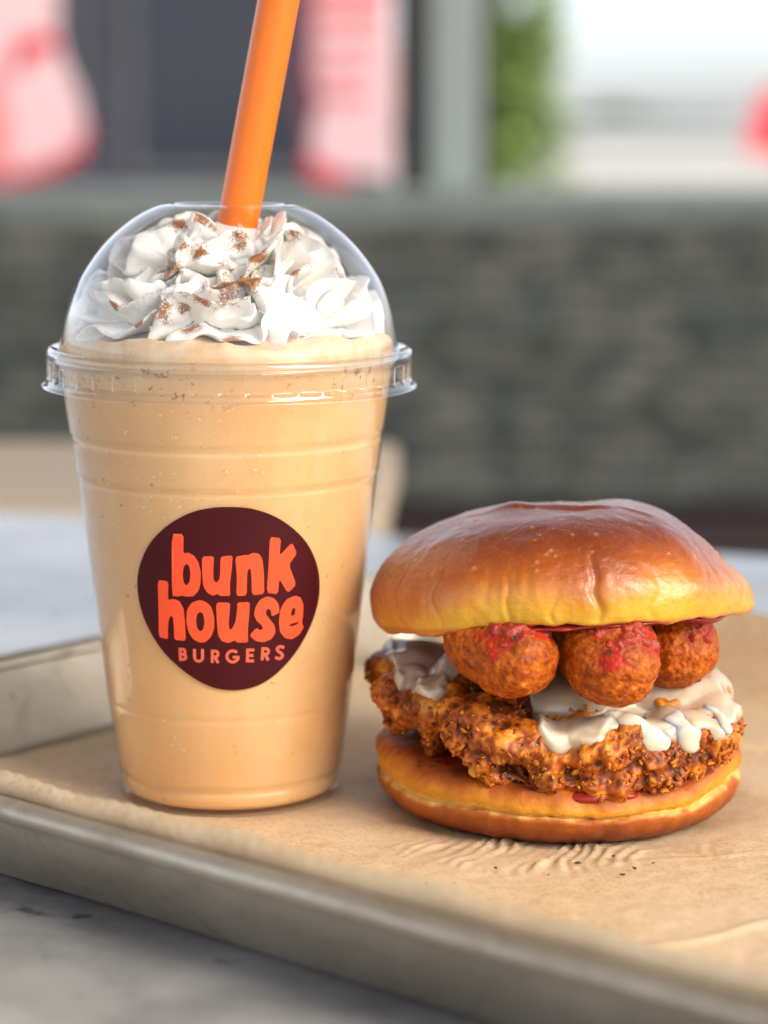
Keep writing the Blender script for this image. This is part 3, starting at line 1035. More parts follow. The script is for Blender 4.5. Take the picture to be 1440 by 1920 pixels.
letters = {
    'b': [[(310, 268), (395, 270), (393, 408), (430, 402), (470, 425), (500, 470), (517, 540), (515, 620), (500, 675), (465, 712), (420, 716), (385, 708), (350, 714), (312, 708)],
          [(415, 480), (435, 500), (443, 550), (438, 610), (415, 637), (395, 615), (388, 560), (395, 505)]],
    'u': [[(525, 430), (610, 427), (607, 500), (605, 570), (612, 605), (630, 615), (650, 590), (655, 540), (657, 430), (743, 422), (738, 500), (722, 640), (727, 710), (650, 710), (640, 695), (600, 708), (560, 685), (535, 640), (527, 560)]],
    'n': [[(762, 432), (836, 418), (850, 422), (890, 403), (930, 410), (955, 450), (965, 550), (968, 696), (880, 703), (877, 560), (870, 518), (858, 514), (846, 550), (843, 707), (770, 712), (774, 580)]],
    'k': [[(1008, 290), (1087, 300), (1076, 425), (1165, 330), (1200, 408), (1142, 488), (1195, 630), (1135, 690), (1074, 585), (1065, 697), (985, 688), (1000, 480)]],
    'h': [[(210, 596), (287, 606), (283, 738), (320, 730), (365, 745), (395, 800), (405, 900), (411, 1030), (328, 1022), (325, 920), (318, 860), (303, 850), (289, 880), (283, 950), (285, 1018), (218, 1003), (216, 800)]],
    'o': [[(505, 738), (550, 750), (590, 785), (612, 860), (612, 940), (590, 1000), (550, 1038), (510, 1042), (465, 1020), (430, 970), (413, 890), (418, 810), (450, 760)],
          [(512, 822), (535, 840), (543, 900), (535, 945), (513, 965), (492, 940), (482, 890), (490, 840)]],
    'u2': [[(625, 757), (725, 757), (722, 820), (714, 915), (722, 952), (738, 945), (762, 900), (775, 820), (777, 757), (865, 752), (860, 850), (850, 960), (852, 1042), (770, 1040), (762, 1025), (710, 1045), (665, 1030), (640, 990), (632, 900)]],
    's': [[(895, 845), (905, 790), (935, 740), (985, 713), (1035, 725), (1068, 765), (1077, 828), (1020, 856), (1016, 815), (998, 800), (980, 812), (980, 842), (1010, 880), (1040, 920), (1048, 970), (1020, 1015), (965, 1040), (905, 1030), (863, 990), (912, 938), (940, 956), (960, 942), (950, 918), (915, 888)]],
    'e': [[(1185, 708), (1225, 720), (1246, 770), (1243, 850), (1235, 895), (1247, 935), (1215, 985), (1165, 1018), (1115, 1010), (1080, 965), (1072, 890), (1085, 800), (1125, 735)],
          [(1176, 788), (1190, 806), (1186, 840), (1160, 858), (1158, 822)], [(1143, 915), (1170, 905), (1217, 892), (1205, 907), (1175, 925), (1147, 926)]],
}
for k_, outl in letters.items():
    W, T = print_mesh([soften(o, .14) for o in outl], 26, .00036)
    part('letter', W, T, M_coral, logo)


def stroke(pts, wd):
    """flat-ended stroke of width wd along a polyline -> outline"""
    P = np.array(pts, float)
    Tn = np.gradient(P, axis=0) if len(P) > 2 else np.repeat((P[1:] - P[:1]), 2, 0)
    Tn /= np.linalg.norm(Tn, axis=1)[:, None]
    Nn = np.stack([-Tn[:, 1], Tn[:, 0]], 1) * wd / 2
    return list(P + Nn) + list((P - Nn)[::-1])


def arc(cx, cy, rx, ry, a0, a1, n=12):
    return [(cx + rx * math.cos(R(a)), cy + ry * math.sin(R(a))) for a in np.linspace(a0, a1, n)]


SW = 21
q = 10.5                               # half stroke in letter boxes; boxes are (x0, x1, y0, y1, slant)
small = [('B', 360, 420, 1078, 1172, 4), ('U', 462, 540, 1086, 1184, 2), ('R', 588, 652, 1092, 1187, 0), ('G', 692, 795, 1090, 1190, 0), ('E', 838, 897, 1084, 1182, -3), ('R', 945, 1010, 1074, 1168, -5), ('S', 1044, 1111, 1061, 1164, -6)]
for ch, x0, x1, y0, y1, sl_ in small:
    w_, h_ = x1 - x0, y1 - y0
    st = []
    if ch in 'BR':
        st.append([(q, 0), (q, h_)])
        hb_ = h_ * (.5 if ch == 'B' else .54)
        st.append([(q, q)] + arc(w_ * .5, (q + hb_) / 2 + 0, w_ * .5 - q - (4 if ch == 'B' else 2), (hb_ - q) / 2, -90, 90) + [(q, hb_)])
        if ch == 'B':
            st.append([(q, hb_)] + arc(w_ * .5, (hb_ + h_ - q) / 2, w_ * .5 - q, (h_ - q - hb_) / 2, -90, 90) + [(q, h_ - q)])
        else:
            st.append([(w_ * .42, hb_), (w_ - q, h_)])
    elif ch == 'U':
        st.append([(q, 0), (q, h_ * .62)] + arc(w_ / 2, h_ * .62, w_ / 2 - q, h_ * .38 - q, 180, 0, 16) + [(w_ - q, h_ * .62), (w_ - q, 0)])
    elif ch == 'G':
        st.append(arc(w_ / 2, h_ / 2, w_ / 2 - q, h_ / 2 - q, -42, -350, 26))
        st.append([(w_ * .5, h_ * .56), (w_ - 3, h_ * .56)])
    elif ch == 'E':
        st.append([(q, 0), (q, h_)])
        for yy in (q, h_ / 2, h_ - q): st.append([(q, yy), (w_ - (6 if yy == h_ / 2 else 0), yy)])
    elif ch == 'S':
        st.append(list(cat([(w_ * .92, h_ * .20), (w_ * .72, q), (w_ * .42, q), (w_ * .20, h_ * .27), (w_ * .42, h_ * .45), (w_ * .66, h_ * .54), (w_ * .82, h_ * .72), (w_ * .60, h_ - q), (w_ * .30, h_ - q), (w_ * .08, h_ * .80)], 4)))
    outs = []
    for s in st:
        o = [(x0 + a + sl_ * (.5 - b / h_) * -1, y0 + b) for a, b in stroke(s, SW)]
        outs.append(o)
    # each stroke lies a hair above the one before so no two faces share a plane
    Vs, Fs, off = [], [], 0
    for i, o in enumerate(outs):
        n_ = len(o) // 2
        P = np.array(o)
        A_, B_ = P[:n_], P[n_:][::-1]
        rows = []
        for a, b in zip(A_, B_):
            rows.append([a, b])
        rows = np.array(rows).reshape(-1, 2)
        # subdivide long spans
        if n_ == 2:
            kk = 6
            rows = np.array([[A_[0] + (A_[1] - A_[0]) * j / kk, B_[0] + (B_[1] - B_[0]) * j / kk] for j in range(kk + 1)]).reshape(-1, 2)
            n_ = kk + 1
        W = cone_hit(240 + rows[:, 0] / 3.789, 930 + rows[:, 1] / 3.789, .00036 + .00001 * i)
        Vs.append(W); Fs += [[off + 2 * j, off + 2 * j + 1, off + 2 * j + 3, off + 2 * j + 2] for j in range(n_ - 1)]
        off += len(W)
    part('letter', np.concatenate(Vs), Fs, M_coral2, logo)

# condensation drops
g = bmesh.new(); bmesh.ops.create_icosphere(g, subdivisions=1, radius=1)
dv0 = np.array([v.co[:] for v in g.verts]); df0 = np.array([[v.index for v in f.verts] for f in g.faces]); g.free()
M_drop = thin_plastic('water', rough=.02, gain=2.4)
g = bmesh.new(); bmesh.ops.create_icosphere(g, subdivisions=3, radius=1)
dv = np.array([v.co[:] for v in g.verts]); df = [[v.index for v in f.verts] for f in g.faces]; g.free()
for (px, py, r) in [(330, 887, 4.5), (421, 886, 5.5), (478, 882, 3.5), (470, 862, 2.2), (486, 855, 3), (445, 922, 2), (408, 925, 1.8), (540, 922, 1.6), (428, 770, 1.8), (438, 766, 2), (318, 1468, 5), (505, 1500, 5), (312, 1425, 2), (333, 940, 1.6),
                    (360, 1175, 6), (418, 1185, 3), (664, 1030, 4), (652, 1085, 2.5), (206, 1100, 2.5), (622, 1155, 2.2), (560, 1390, 2), (350, 1330, 1.8)]:
    p = cone_hit(np.array([px, ]), np.array([py, ]), .00005)[0]
    n_ = np.array([p[0], p[1], .004]); n_ /= np.linalg.norm(n_)
    rad = r / 4300 * .59
    D = dv.copy()
    side = np.cross([0, 0, 1], n_); side /= np.linalg.norm(side)
    upv = np.cross(n_, side)
    wob = 1 + .25 * perlin(D, 1.1, px)
    W = p + (D[:, :1] * side * rad + D[:, 1:2] * upv * rad * .85) * wob[:, None] + D[:, 2:3] * n_ * rad * .5
    part('water_drop', W, df, M_drop, cup)

VV, FF = [], []
cz = rng.rand(420, 2)
for j in range(420):
    px = 190 + 480 * cz[j, 0]; py = 770 + 690 * cz[j, 1] ** 1.25
    if (px - 428) ** 2 + (py - 1122) ** 2 < 182 ** 2: continue
    p = cone_hit(np.array([px]), np.array([py]), .00005)[0]
    n_ = np.array([p[0], p[1], .004]); n_ /= np.linalg.norm(n_)
    rad = .00013 * (1 + 2.2 * rng.rand() ** 4)
    side = np.cross([0, 0, 1], n_); side /= np.linalg.norm(side); upv = np.cross(n_, side)
    VV.append(p + dv0[:, :1] * side * rad + dv0[:, 1:2] * upv * rad * 1.1 + dv0[:, 2:3] * n_ * rad * .5); FF.append(df0 + (len(VV) - 1) * len(dv0))
tag(part('condensation', np.concatenate(VV), np.concatenate(FF), M_drop, cup), kind='stuff')

# ================================================================== THE BURGER
bx, by = float(BUR[0]), float(BUR[1])

# bottom bun ---------------------------------------------------------------------
t = NT('toasted_bun')
hz = t.attr('bake')
n_ = t.noise(140, 4, .6)
f = t.math('ADD', hz, t.math('MULTIPLY', t.math('SUBTRACT', n_, .5), .28))
c = t.ramp(t.math('ADD', f, t.math('MULTIPLY', t.math('SUBTRACT', t.noise(38, 3), .5), .16)), [(.02, (.11, .020, .003)), (.22, (.30, .062, .004)), (.37, (.46, .125, .006)), (.46, (.76, .46, .12)), (.52, (.82, .54, .16)), (.60, (.70, .33, .016)), (.74, (.66, .25, .009)), (.88, (.46, .115, .006)), (1.0, (.20, .030, .004))])
c = t.mix(t.ramp(t.noise(700, 4, .7), [(.55, 0.0), (.75, .4)]), c, (.34, .08, .005))
t.set('Base Color', c).set('Roughness', .55)
t.sss(.22, (1, .5, .2), .002)
t.bump(t.mix(.5, t.noise(420, 5, .7), t.noise(1500, 3)), .55, .0006)
M_heel = t.m
prof_b = cat([(.0001, 0), (.030, .0), (.0395, .0001), (.0440, .0016), (.0472, .0045), (.0484, .0072), (.0480, .0090), (.0468, .0098), (.0474, .0107), (.0484, .0122), (.0486, .0145), (.0474, .0170), (.0445, .0186), (.039, .0186), (.025, .0180), (.0001, .0180)], 10)
V, F = lathe(prof_b, 360)
bk = np.interp(np.arange(len(prof_b)) / 10, [0, 2, 3, 4, 5, 6, 7, 8, 9, 10, 11, 12, 15], [0, .02, .10, .22, .30, .42, .49, .54, .62, .76, .90, .97, 1.0])
bake = np.repeat(bk, 360)
thb = np.arctan2(V[:, 1], V[:, 0])
ci_ = np.stack([np.cos(thb), np.sin(thb), thb * 0], 1)
bake = np.clip(bake + (.055 * perlin(ci_, 3.1, 4) + .045 * perlin(ci_, 9, 8) + .03 * perlin(ci_, 26, 9)) * sstep(.05, .2, bake), 0, 1)
rr = np.linalg.norm(V[:, :2], axis=1)
edge = sstep(.03, .044, rr)
dz = edge * (.0016 * perlin(ci_, 1.3, 2) + .0011 * perlin(ci_, 4.0, 5)) * sstep(.003, .010, V[:, 2])
dr = edge * (.0012 * perlin(ci_, 1.6, 7) + .0007 * perlin(ci_ + V * 12, 5.0, 1))
dr += .00035 * edge * perlin(np.stack([thb * 14, V[:, 2] * 120, thb * 0], 1), 1.0, 3)
V[:, 2] += dz
V[:, :2] *= (1 + dr / np.maximum(rr, 1e-4))[:, None]
V[:, 2] -= .0042 * np.exp(-((thb + 1.5) / .85) ** 2) * sstep(.006, .016, V[:, 2]) * sstep(.0, .03, rr)     # squashed at the front
V += normals(V, F) * (.00022 * fbm(V, 300, 3) + .00035 * perlin(np.stack([thb * 20, V[:, 2] * 90, thb * 0], 1), 1.0, 8) * edge * np.exp(-((bake - .5) / .2) ** 2))[:, None]
V += np.array([bx, by, PZ])
heel = part('bottom_bun', V, F, M_heel, attrs={'bake': bake})
tag(heel, 'toasted golden bottom bun lying on the brown paper under the fried chicken', 'bun')

# sauce on the bottom bun ----------------------------------------------------------
t = NT('red_sauce')
t.set('Base Color', t.mix(t.noise(180, 3), (.24, .012, .010), (.42, .03, .02))).set('Roughness', .16)
t.sss(.2, (1, .2, .1), .001)
t.bump(t.noise(420, 3), .35, .0006)
M_sauce = t.m


def puddle(name, cx, cy, z, rad, thick, seed, label, tilt=None):
    nr, na = 60, 240
    r = np.linspace(0, 1, nr)
    a = np.linspace(0, 2 * np.pi, na, endpoint=False)
    ca = np.stack([np.cos(a), np.sin(a), a * 0], 1)
    ro = rad * (1 + .045 * perlin(ca, 2.2, seed) + .035 * perlin(ca, 6, seed) + .018 * perlin(ca, 16, seed))
    up, dn = [], []
    for q in r:
        x, y = ro * q * ca[:, 0], ro * q * ca[:, 1]
        hh = thick * math.sqrt(max(0, 1 - q ** 6))
        up.append(np.stack([x, y, x * 0 + hh], 1))
        dn.append(np.stack([x, y, x * 0 - hh * .5], 1))
    V = np.concatenate(up + dn[::-1]).reshape(-1, 3)
    V[:, 2] += .0006 * perlin(V, 120, seed) * sstep(0, .0004, np.abs(V[:, 2]))
    F = grid_faces(2 * nr, na, True)
    V += np.array([cx, cy, z])
    return V, F


V, F = puddle('sauce', bx, by, PZ + .0172, .0448, .0013, 3.0, '')
rel = V[:, :2] - BUR
V[:, 2] -= .0040 * np.exp(-((np.arctan2(rel[:, 1], rel[:, 0]) + 1.5) / .85) ** 2) * sstep(.01, .04, np.linalg.norm(rel, axis=1))
V2, F2, F2q = remesh([((.0510, .5555, .0142), (.006, .0035, .0014)), ((.0590, .5565, .0145), (.005, .0032, .0013)), ((.0720, .5640, .0160), (.006, .0040, .0018)), ((.0800, .5700, .0172), (.005, .0035, .0016))], .0005, 3)
Fall = F.tolist() + [[a + len(V) for a in f_] for f_ in F2]
sauce = part('sauce_layer', np.concatenate([V, V2]), Fall, M_sauce)
tag(sauce, 'glossy dark red sauce on the toasted bottom bun below the chicken', 'sauce')

# fried chicken -------------------------------------------------------------------
lumps = [((bx + .001, by + .004, .0250), (.0405, .0400, .0088)),
         ((.0260, .5690, .0285), (.0120, .0110, .0085)), ((.0330, .5640, .0245), (.0125, .0100, .0080)), ((.0440, .5640, .0225), (.012, .010, .0065)),
         ((.0560, .5620, .0240), (.0120, .0095, .0080)), ((.0660, .5630, .0230), (.0115, .0095, .0075)), ((.0760, .5680, .0245), (.0120, .0105, .0080)),
         ((.0830, .5790, .0260), (.0100, .0120, .0078)), ((.0560, .5575, .0168), (.0100, .0060, .0045)), ((.0420, .5590, .0165), (.009, .006, .0042)), ((.0680, .5600, .0172), (.009, .006, .004)), ((.0300, .5620, .0190), (.009, .006, .0045)),
         ((.0150, .5850, .0290), (.0105, .0130, .0075)), ((.0070, .5950, .0295), (.0075, .0100, .0075)), ((.0016, .5900, .0325), (.0048, .0050, .0040)), ((.0038, .5930, .0260), (.0045, .005, .0060)),
         ((.0120, .5810, .0240), (.0040, .0050, .0070)), ((.0080, .6100, .0340), (.013, .013, .0065)), ((.0470, .5900, .0310), (.024, .018, .0065)), ((.0750, .5920, .0320), (.016, .018, .0070)),
         ((.0240, .5960, .0340), (.013, .013, .006))]
lumps = [((c[0], c[1], c[2] + PZ), r) for c, r in lumps]
V0, F0, Fq0 = remesh(lumps, .00046, 8)
N0 = normals(V0, Fq0)
b1 = perlin(V0, 130, 1.0); b2 = perlin(V0, 300, 4.0)
wv1 = worley(V0 + .0012 * np.stack([b1, b2, b1 * b2], 1), 230, 2.0)
wv2 = worley(V0, 520, 5.0)
craggy = sstep(-.25, .45, perlin(V0, 75, 9))
wv0 = worley(V0 + .0018 * np.stack([b2, b1, b1], 1), 108, 7.0)
rg1 = 1 - np.abs(perlin(V0, 190, 11)) * 2.2
rg2 = 1 - np.abs(perlin(V0, 420, 13)) * 2.2
crust = .0022 * b1 + .0042 * (.55 - wv0) * (.45 + .8 * craggy) + .0017 * (.55 - wv1) * (.25 + craggy) + .0008 * np.maximum(rg1, -.3) * (.2 + .8 * craggy) + .0004 * np.maximum(rg2, -.3) * (.3 + craggy) + .0005 * (.5 - wv2) + .0003 * perlin(V0, 1300, 3) - .0006
top_soft = sstep(.3, .9, N0[:, 2]) * sstep(.028, .034, V0[:, 2])
crust *= 1 - .55 * top_soft
Vc = V0 + N0 * crust[:, None]
# keep it off the bun below
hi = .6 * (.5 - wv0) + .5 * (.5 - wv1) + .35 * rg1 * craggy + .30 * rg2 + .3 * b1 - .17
t = NT('fried_crust')
h_ = t.attr('high')
nz = t.noise(260, 5, .65)
f = t.math('ADD', t.math('MULTIPLY', h_, .66), t.math('MULTIPLY', nz, .64))
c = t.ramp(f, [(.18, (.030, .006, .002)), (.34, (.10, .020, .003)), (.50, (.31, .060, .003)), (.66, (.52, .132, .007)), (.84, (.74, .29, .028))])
c = t.mix(t.ramp(t.noise(45, 3), [(.50, 0.0), (.72, .6)]), c, (.12, .026, .007))
c = t.mix(t.ramp(t.noise(1700, 2), [(.69, 0.0), (.74, .8)]), c, (.72, .47, .20))
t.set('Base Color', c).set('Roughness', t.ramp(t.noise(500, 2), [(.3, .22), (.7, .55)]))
t.set('Specular IOR Level', .42)
t.sss(.08, (1, .4, .15), .001)
t.bump(t.mix(.5, t.noise(900, 4, .65), t.noise(2600, 2)), .55, .0005)
M_crust = t.m
chick = thing('fried_chicken', 'craggy brown fried chicken piece with melted cheese on the bottom bun', 'fried chicken', (0, 0, 0))
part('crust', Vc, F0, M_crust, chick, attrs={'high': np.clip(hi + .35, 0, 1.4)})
# crumbs of batter standing off the crust
Nc = normals(Vc, Fq0)
cand = np.where((Vc[:, 1] < by + .012) & (Nc[:, 2] < .75) & (Nc[:, 1] < .35) & (Vc[:, 2] > .0135))[0]
pick = rng.choice(cand, 500, replace=False)
g = bmesh.new(); bmesh.ops.create_icosphere(g, subdivisions=2, radius=1)
dv2 = np.array([v.co[:] for v in g.verts]); dv2 = dv2 * (1 + .55 * perlin(dv2, 2.3, 5))[:, None]; df2 = np.array([[v.index for v in f_.verts] for f_ in g.faces]); g.free()
VV, FF, HH = [], [], []
for j, i in enumerate(pick):
    flake = j % 4 == 0
    r = (.00030 if not flake else .00045) * (1 + 2.4 * rng.rand() ** 3)
    A = rng.randn(3, 3); Qm, _ = np.linalg.qr(A)
    D = dv2 * (1 + .35 * perlin(dv2, 1.3, j * .37))[:, None]
    D = (D * (np.array([1.35, 1.0, .34]) if flake else np.array([1.2, .85, .35 + .35 * rng.rand()]))) @ Qm * r
    VV.append(Vc[i] + Nc[i] * r * .35 + D); FF.append(df2 + j * len(dv2)); HH.append(np.full(len(dv2), .10 + .65 * rng.rand()))
base = sum(len(v) for v in VV)
for i in rng.choice(cand, 900, replace=False):
    nn = Nc[i] + .75 * rng.randn(3) * .6; nn /= np.linalg.norm(nn)
    a = np.cross(nn, rng.randn(3)); a /= np.linalg.norm(a); b = np.cross(nn, a)
    r = .0005 + .0010 * rng.rand() ** 2
    c0 = Vc[i] + Nc[i] * .00022
    k6 = np.arange(6) / 6 * 2 * np.pi + .5 * rng.rand(6)
    rim = c0 + (np.cos(k6)[:, None] * a + np.sin(k6)[:, None] * b * .75) * (r * (.45 + .75 * rng.rand(6)))[:, None] + nn * (r * .3 * rng.randn(6))[:, None]
    Q = np.concatenate([rim, [c0 + nn * r * .22, c0 - nn * r * .30]])
    VV.append(Q)
    FF.append(np.array([[k, (k + 1) % 6, 6] for k in range(6)] + [[(k + 1) % 6, k, 7] for k in range(6)]) + base)
    base += 8
    HH.append(np.full(8, .12 + .62 * rng.rand()))
cr_ = part('batter_crumbs', np.concatenate(VV), np.concatenate(FF), M_crust, chick, attrs={'high': np.concatenate(HH)})
tag(cr_, kind='stuff')

# melted cheese, follows the soft form of the chicken --------------------------------
V1, F1, Fq1 = remesh(lumps, .0006, 14)
N1 = normals(V1, Fq1)
V1 = V1 + N1 * (.0022 * perlin(V1, 130, 1.0) * .7)[:, None]
zx = np.array([(-.01, .040), (.001, .0385), (.004, .0345), (.0085, .0345), (.0115, .0325), (.0135, .0330), (.016, .036), (.020, .0395), (.030, .0400), (.0365, .0360), (.0395, .0285), (.043, .0255), (.048, .0262), (.053, .0268), (.058, .0310), (.062, .0300), (.0672, .0278), (.0722, .0278), (.0765, .0275), (.0815, .0275), (.087, .0270), (.092, .029), (.11, .030)])
zx = cat(zx, 6)
zl = np.interp(V1[:, 0] + .0006 * perlin(V1, 300, 3), zx[:, 0], zx[:, 1]) + .0007 * perlin(V1, 160, 8) + PZ
m_ = (V1[:, 2] - zl) / .0016
sd1 = np.clip(m_, -1.6, 1.0)
thick = np.where(sd1 > 0, .0005 + .0006 * np.exp(-((m_ - .8) / .9) ** 2), 0) * np.clip(sd1, 0, 1) ** .8 + np.where(sd1 <= 0, sd1 * .0022, 0)
hole = sstep(.45, .80, perlin(V1, 90, 6.2)) * (V1[:, 0] > .066)
thick = thick - .0022 * hole
thin = np.clip(1 - sstep(.0003, .0013, thick + .0004 * perlin(V1, 130, 7)) + .7 * sstep(.12, .6, fbm(V1, 95, 3, 5)), 0, 1)
V1 = V1 + N1 * (thick + .0005)[:, None]
keepf = np.max(m_[Fq1], 1) > -1.5
F1k = [f_ for f_, k in zip(F1, keepf) if k]
t = NT('melted_cheese')
c = t.mix(t.ramp(t.noise(150, 4), [(.35, 0.0), (.7, 1.0)]), (.84, .72, .50), (.90, .84, .68))
c = t.mix(t.ramp(t.noise(70, 3), [(.55, 0.0), (.72, .35)]), c, (.50, .24, .09))
c = t.mix(t.math('MULTIPLY', t.attr('thin'), .26), c, (.46, .22, .08))
t.set('Base Color', c).set('Roughness', .16)
t.set('Alpha', t.math('SUBTRACT', 1.0, t.math('MULTIPLY', t.attr('thin'), .30)))
t.set('Coat Weight', .6).set('Coat Roughness', .06)
t.sss(.8, (1, .75, .45), .004)
t.bump(t.noise(260, 3), .18, .0006)
cheese = part('melted_cheese', V1, F1k, t.m, attrs={'thin': thin})
def front_points(Vw, path):
    Wd = Vw - np.array([0, 0, CAM_H])
    dep = Wd[:, 1] * math.cos(PITCH) - Wd[:, 2] * math.sin(PITCH)
    X = 720 + 4300 * Wd[:, 0] / dep
    Y = 960 - 4300 * (Wd[:, 1] * math.sin(PITCH) + Wd[:, 2] * math.cos(PITCH)) / dep
    out = []
    for x, y, r in cat(path, 7):
        k = np.where((np.abs(X - x) < 9) & (np.abs(Y - y) < 9))[0]
        if len(k): out.append((Vw[k[np.argmin(dep[k])]], r / 4300 * .57))
    return out


drip_lumps = []
for path in ([(1150, 1335, 20), (1165, 1340, 24), (1180, 1348, 26), (1200, 1360, 26), (1216, 1376, 26), (1230, 1394, 29), (1238, 1402, 29)],
             [(1262, 1338, 22), (1275, 1352, 22), (1284, 1368, 22), (1292, 1384, 23), (1300, 1400, 26)],
             [(1335, 1320, 16), (1350, 1332, 16), (1362, 1346, 15), (1370, 1362, 13)],
             [(770, 1344, 14), (777, 1356, 16), (783, 1370, 15)]):
    fp = front_points(V1, path)
    for k, (p, r) in enumerate(fp):
        q = k / max(1, len(fp) - 1)
        drip_lumps.append(((p[0], p[1] + r * (.62 - .48 * q), p[2] - r * .3 * (1 - q)), (r * (.80 + .2 * q), r * (.42 + .1 * q), r * .82)))
Vd, Fd, Fdq = remesh(drip_lumps, .00045, 16)
Vd += normals(Vd, Fdq) * (.0003 * perlin(Vd, 260, 3))[:, None]
me_ = mesh('melted_cheese', np.concatenate([V1, Vd]), F1k + [[a + len(V1) for a in f_] for f_ in Fd], attrs={'thin': np.concatenate([thin, np.zeros(len(Vd))])})
me_.materials.append(t.m)
cheese.data = me_
bm = bmesh.new(); bm.from_mesh(cheese.data)
bmesh.ops.delete(bm, geom=[v for v in bm.verts if not v.link_faces], context='VERTS'); bm.to_mesh(cheese.data); bm.free()
tag(cheese, 'glossy off white melted cheese dripping over the front of the fried chicken', 'cheese')

# tater tots ---------------------------------------------------------------------------
t = NT('breaded_crust')
rd = t.attr('redness')
nz = t.noise(420, 4, .65)
c = t.ramp(nz, [(.28, (.15, .020, .002)), (.45, (.36, .064, .003)), (.60, (.54, .125, .005)), (.76, (.70, .28, .025))])
c = t.mix(t.ramp(t.noise(90, 3), [(.42, 0.0), (.7, .6)]), c, (.26, .055, .004))
rm = t.ramp(t.math('ADD', rd, t.math('MULTIPLY', t.math('SUBTRACT', t.noise(380, 4, .7), .5), 1.3)), [(.46, 0.0), (.72, .9)])
c = t.mix(rm, c, t.mix(t.noise(600, 3), (.34, .010, .004), (.56, .025, .008)))
t.set('Base Color', c).set('Roughness', t.ramp(t.noise(700, 2), [(.3, .34), (.7, .62)]))
t.set('Specular IOR Level', .28)
t.sss(.10, (1, .4, .15), .001)
t.bump(t.mix(.5, t.noise(1000, 4, .7), t.noise(2800, 2)), .5, .0005)
M_tot = t.m
M_herb = plain('dried_herb', (.06, .045, .015), .7)
M_pow = NT('chilli_sauce')
M_pow.set('Base Color', M_pow.mix(M_pow.noise(500, 3), (.22, .012, .006), (.46, .05, .015))).set('Roughness', .5)
M_pow.bump(M_pow.noise(900, 3), .5, .0005)


def tot(label, tip, axis, rad, length, seed, rad2=None):
    axis = np.array(axis, float); axis /= np.linalg.norm(axis)
    rad2 = rad2 or rad
    L = length
    g = bmesh.new(); bmesh.ops.create_icosphere(g, subdivisions=7, radius=1)
    D = np.array([v.co[:] for v in g.verts]); F = np.array([[v.index for v in f.verts] for f in g.faces]); g.free()
    D = D / np.linalg.norm(D, axis=1)[:, None]
    hl = L / 2
    k = ((np.linalg.norm(D[:, :2], axis=1) / rad) ** 2.7 + (np.abs(D[:, 2]) / hl) ** 2.7) ** (-1 / 2.7)
    V = D * k[:, None]
    V[:, :2] *= (1 - .10 * ((V[:, 2] / hl) + .2) ** 2)[:, None]
    V[:, 2] -= hl
    P = V.copy()
    b1 = perlin(P, 75, seed); b2 = worley(P, 560, seed); b3 = worley(P, 1100, seed + 2)
    d = .0011 * b1 + .00055 * perlin(P, 230, seed + 1) + .00018 * (.5 - b2) + .00032 * (.5 - b3) + .00028 * perlin(P, 850, seed + 4) + .0004 * np.maximum(0, perlin(P, 430, seed + 6) - .25)
    N = normals(V, F)
    if (N[:, :2] * V[:, :2]).sum() < 0: N = -N; F = F[:, ::-1]
    zax = axis
    xax = np.cross([0, 0, 1.0], zax); xax /= np.linalg.norm(xax)
    yax = np.cross(zax, xax)                  # local up
    M3 = np.stack([xax, yax, zax], 0)
    red = sstep(.05, .55, .45 * V[:, 1] / rad + 1.0 * perlin(P, 105, seed + 3)) * .72 + .55 * sstep(.1, .5, perlin(P, 120, seed + 5)) * sstep(-.1, .5, V[:, 1] / rad)
    red = red * (1 if seed < 8 else .45)
    W = (V + N * d[:, None]) @ M3 + np.array(tip)
    root = thing('tater_tot', label, 'tater tot', tuple(np.array(tip) - zax * L * .5), group='tater tots under the top bun')
    off = np.array(root.location)
    part('breading', W - off, F, M_tot, root, attrs={'redness': np.clip(red, 0, 1)})
    # smear of thick red sauce on top
    ms = perlin(P, 110, seed + 11) * .6 + .35 * perlin(P, 380, seed + 2) + (V[:, 1] / rad) - 1.02 + .30 * np.exp(-((V[:, 2] + .006) / .005) ** 2)
    dd = np.clip(ms / .35, -1, 1)
    tk = np.where(dd > 0, .0007 * np.sqrt(np.clip(dd, 0, 1)), .0022 * dd) + .0007 * perlin(P, 480, seed) * (dd > 0) + .0004 * perlin(P, 1100, seed) * (dd > 0)
    W2 = (V + N * (d * .6 + tk + .0002)[:, None]) @ M3 + np.array(tip) - off
    kf = dd[F].max(1) > -.55
    me = mesh('red_smear', W2, F[kf])
    o = link('red_smear', me, M_pow.m, root)
    bm = bmesh.new(); bm.from_mesh(me)
    bmesh.ops.delete(bm, geom=[v for v in bm.verts if not v.link_faces], context='VERTS'); bm.to_mesh(me); bm.free()
    # herb flakes stuck on the front
    for k in range(3):
        i = rng.choice(np.where((V[:, 1] > .25 * rad) & (V[:, 2] > -.012))[0])
        c0 = W[i] - off; nn = (N[i] @ M3)
        a = np.cross(nn, rng.randn(3)); a /= np.linalg.norm(a); b = np.cross(nn, a)
        s = .0006 + .0006 * rng.rand()
        Q = [c0 + nn * .0007 + a * s, c0 + nn * .0011 + b * s * .6, c0 + nn * .0007 - a * s, c0 + nn * .0009 - b * s * .6]
        Q = Q + [p - nn * .0003 for p in Q]
        part('herb_flake', Q, [[0, 1, 2, 3], [7, 6, 5, 4], [0, 4, 5, 1], [1, 5, 6, 2], [2, 6, 7, 3], [3, 7, 4, 0]], M_herb, root, smooth=False)
    return root


def axis_pt(px, py, y):
    return (bgx(px, y), y, bgz(py, y))


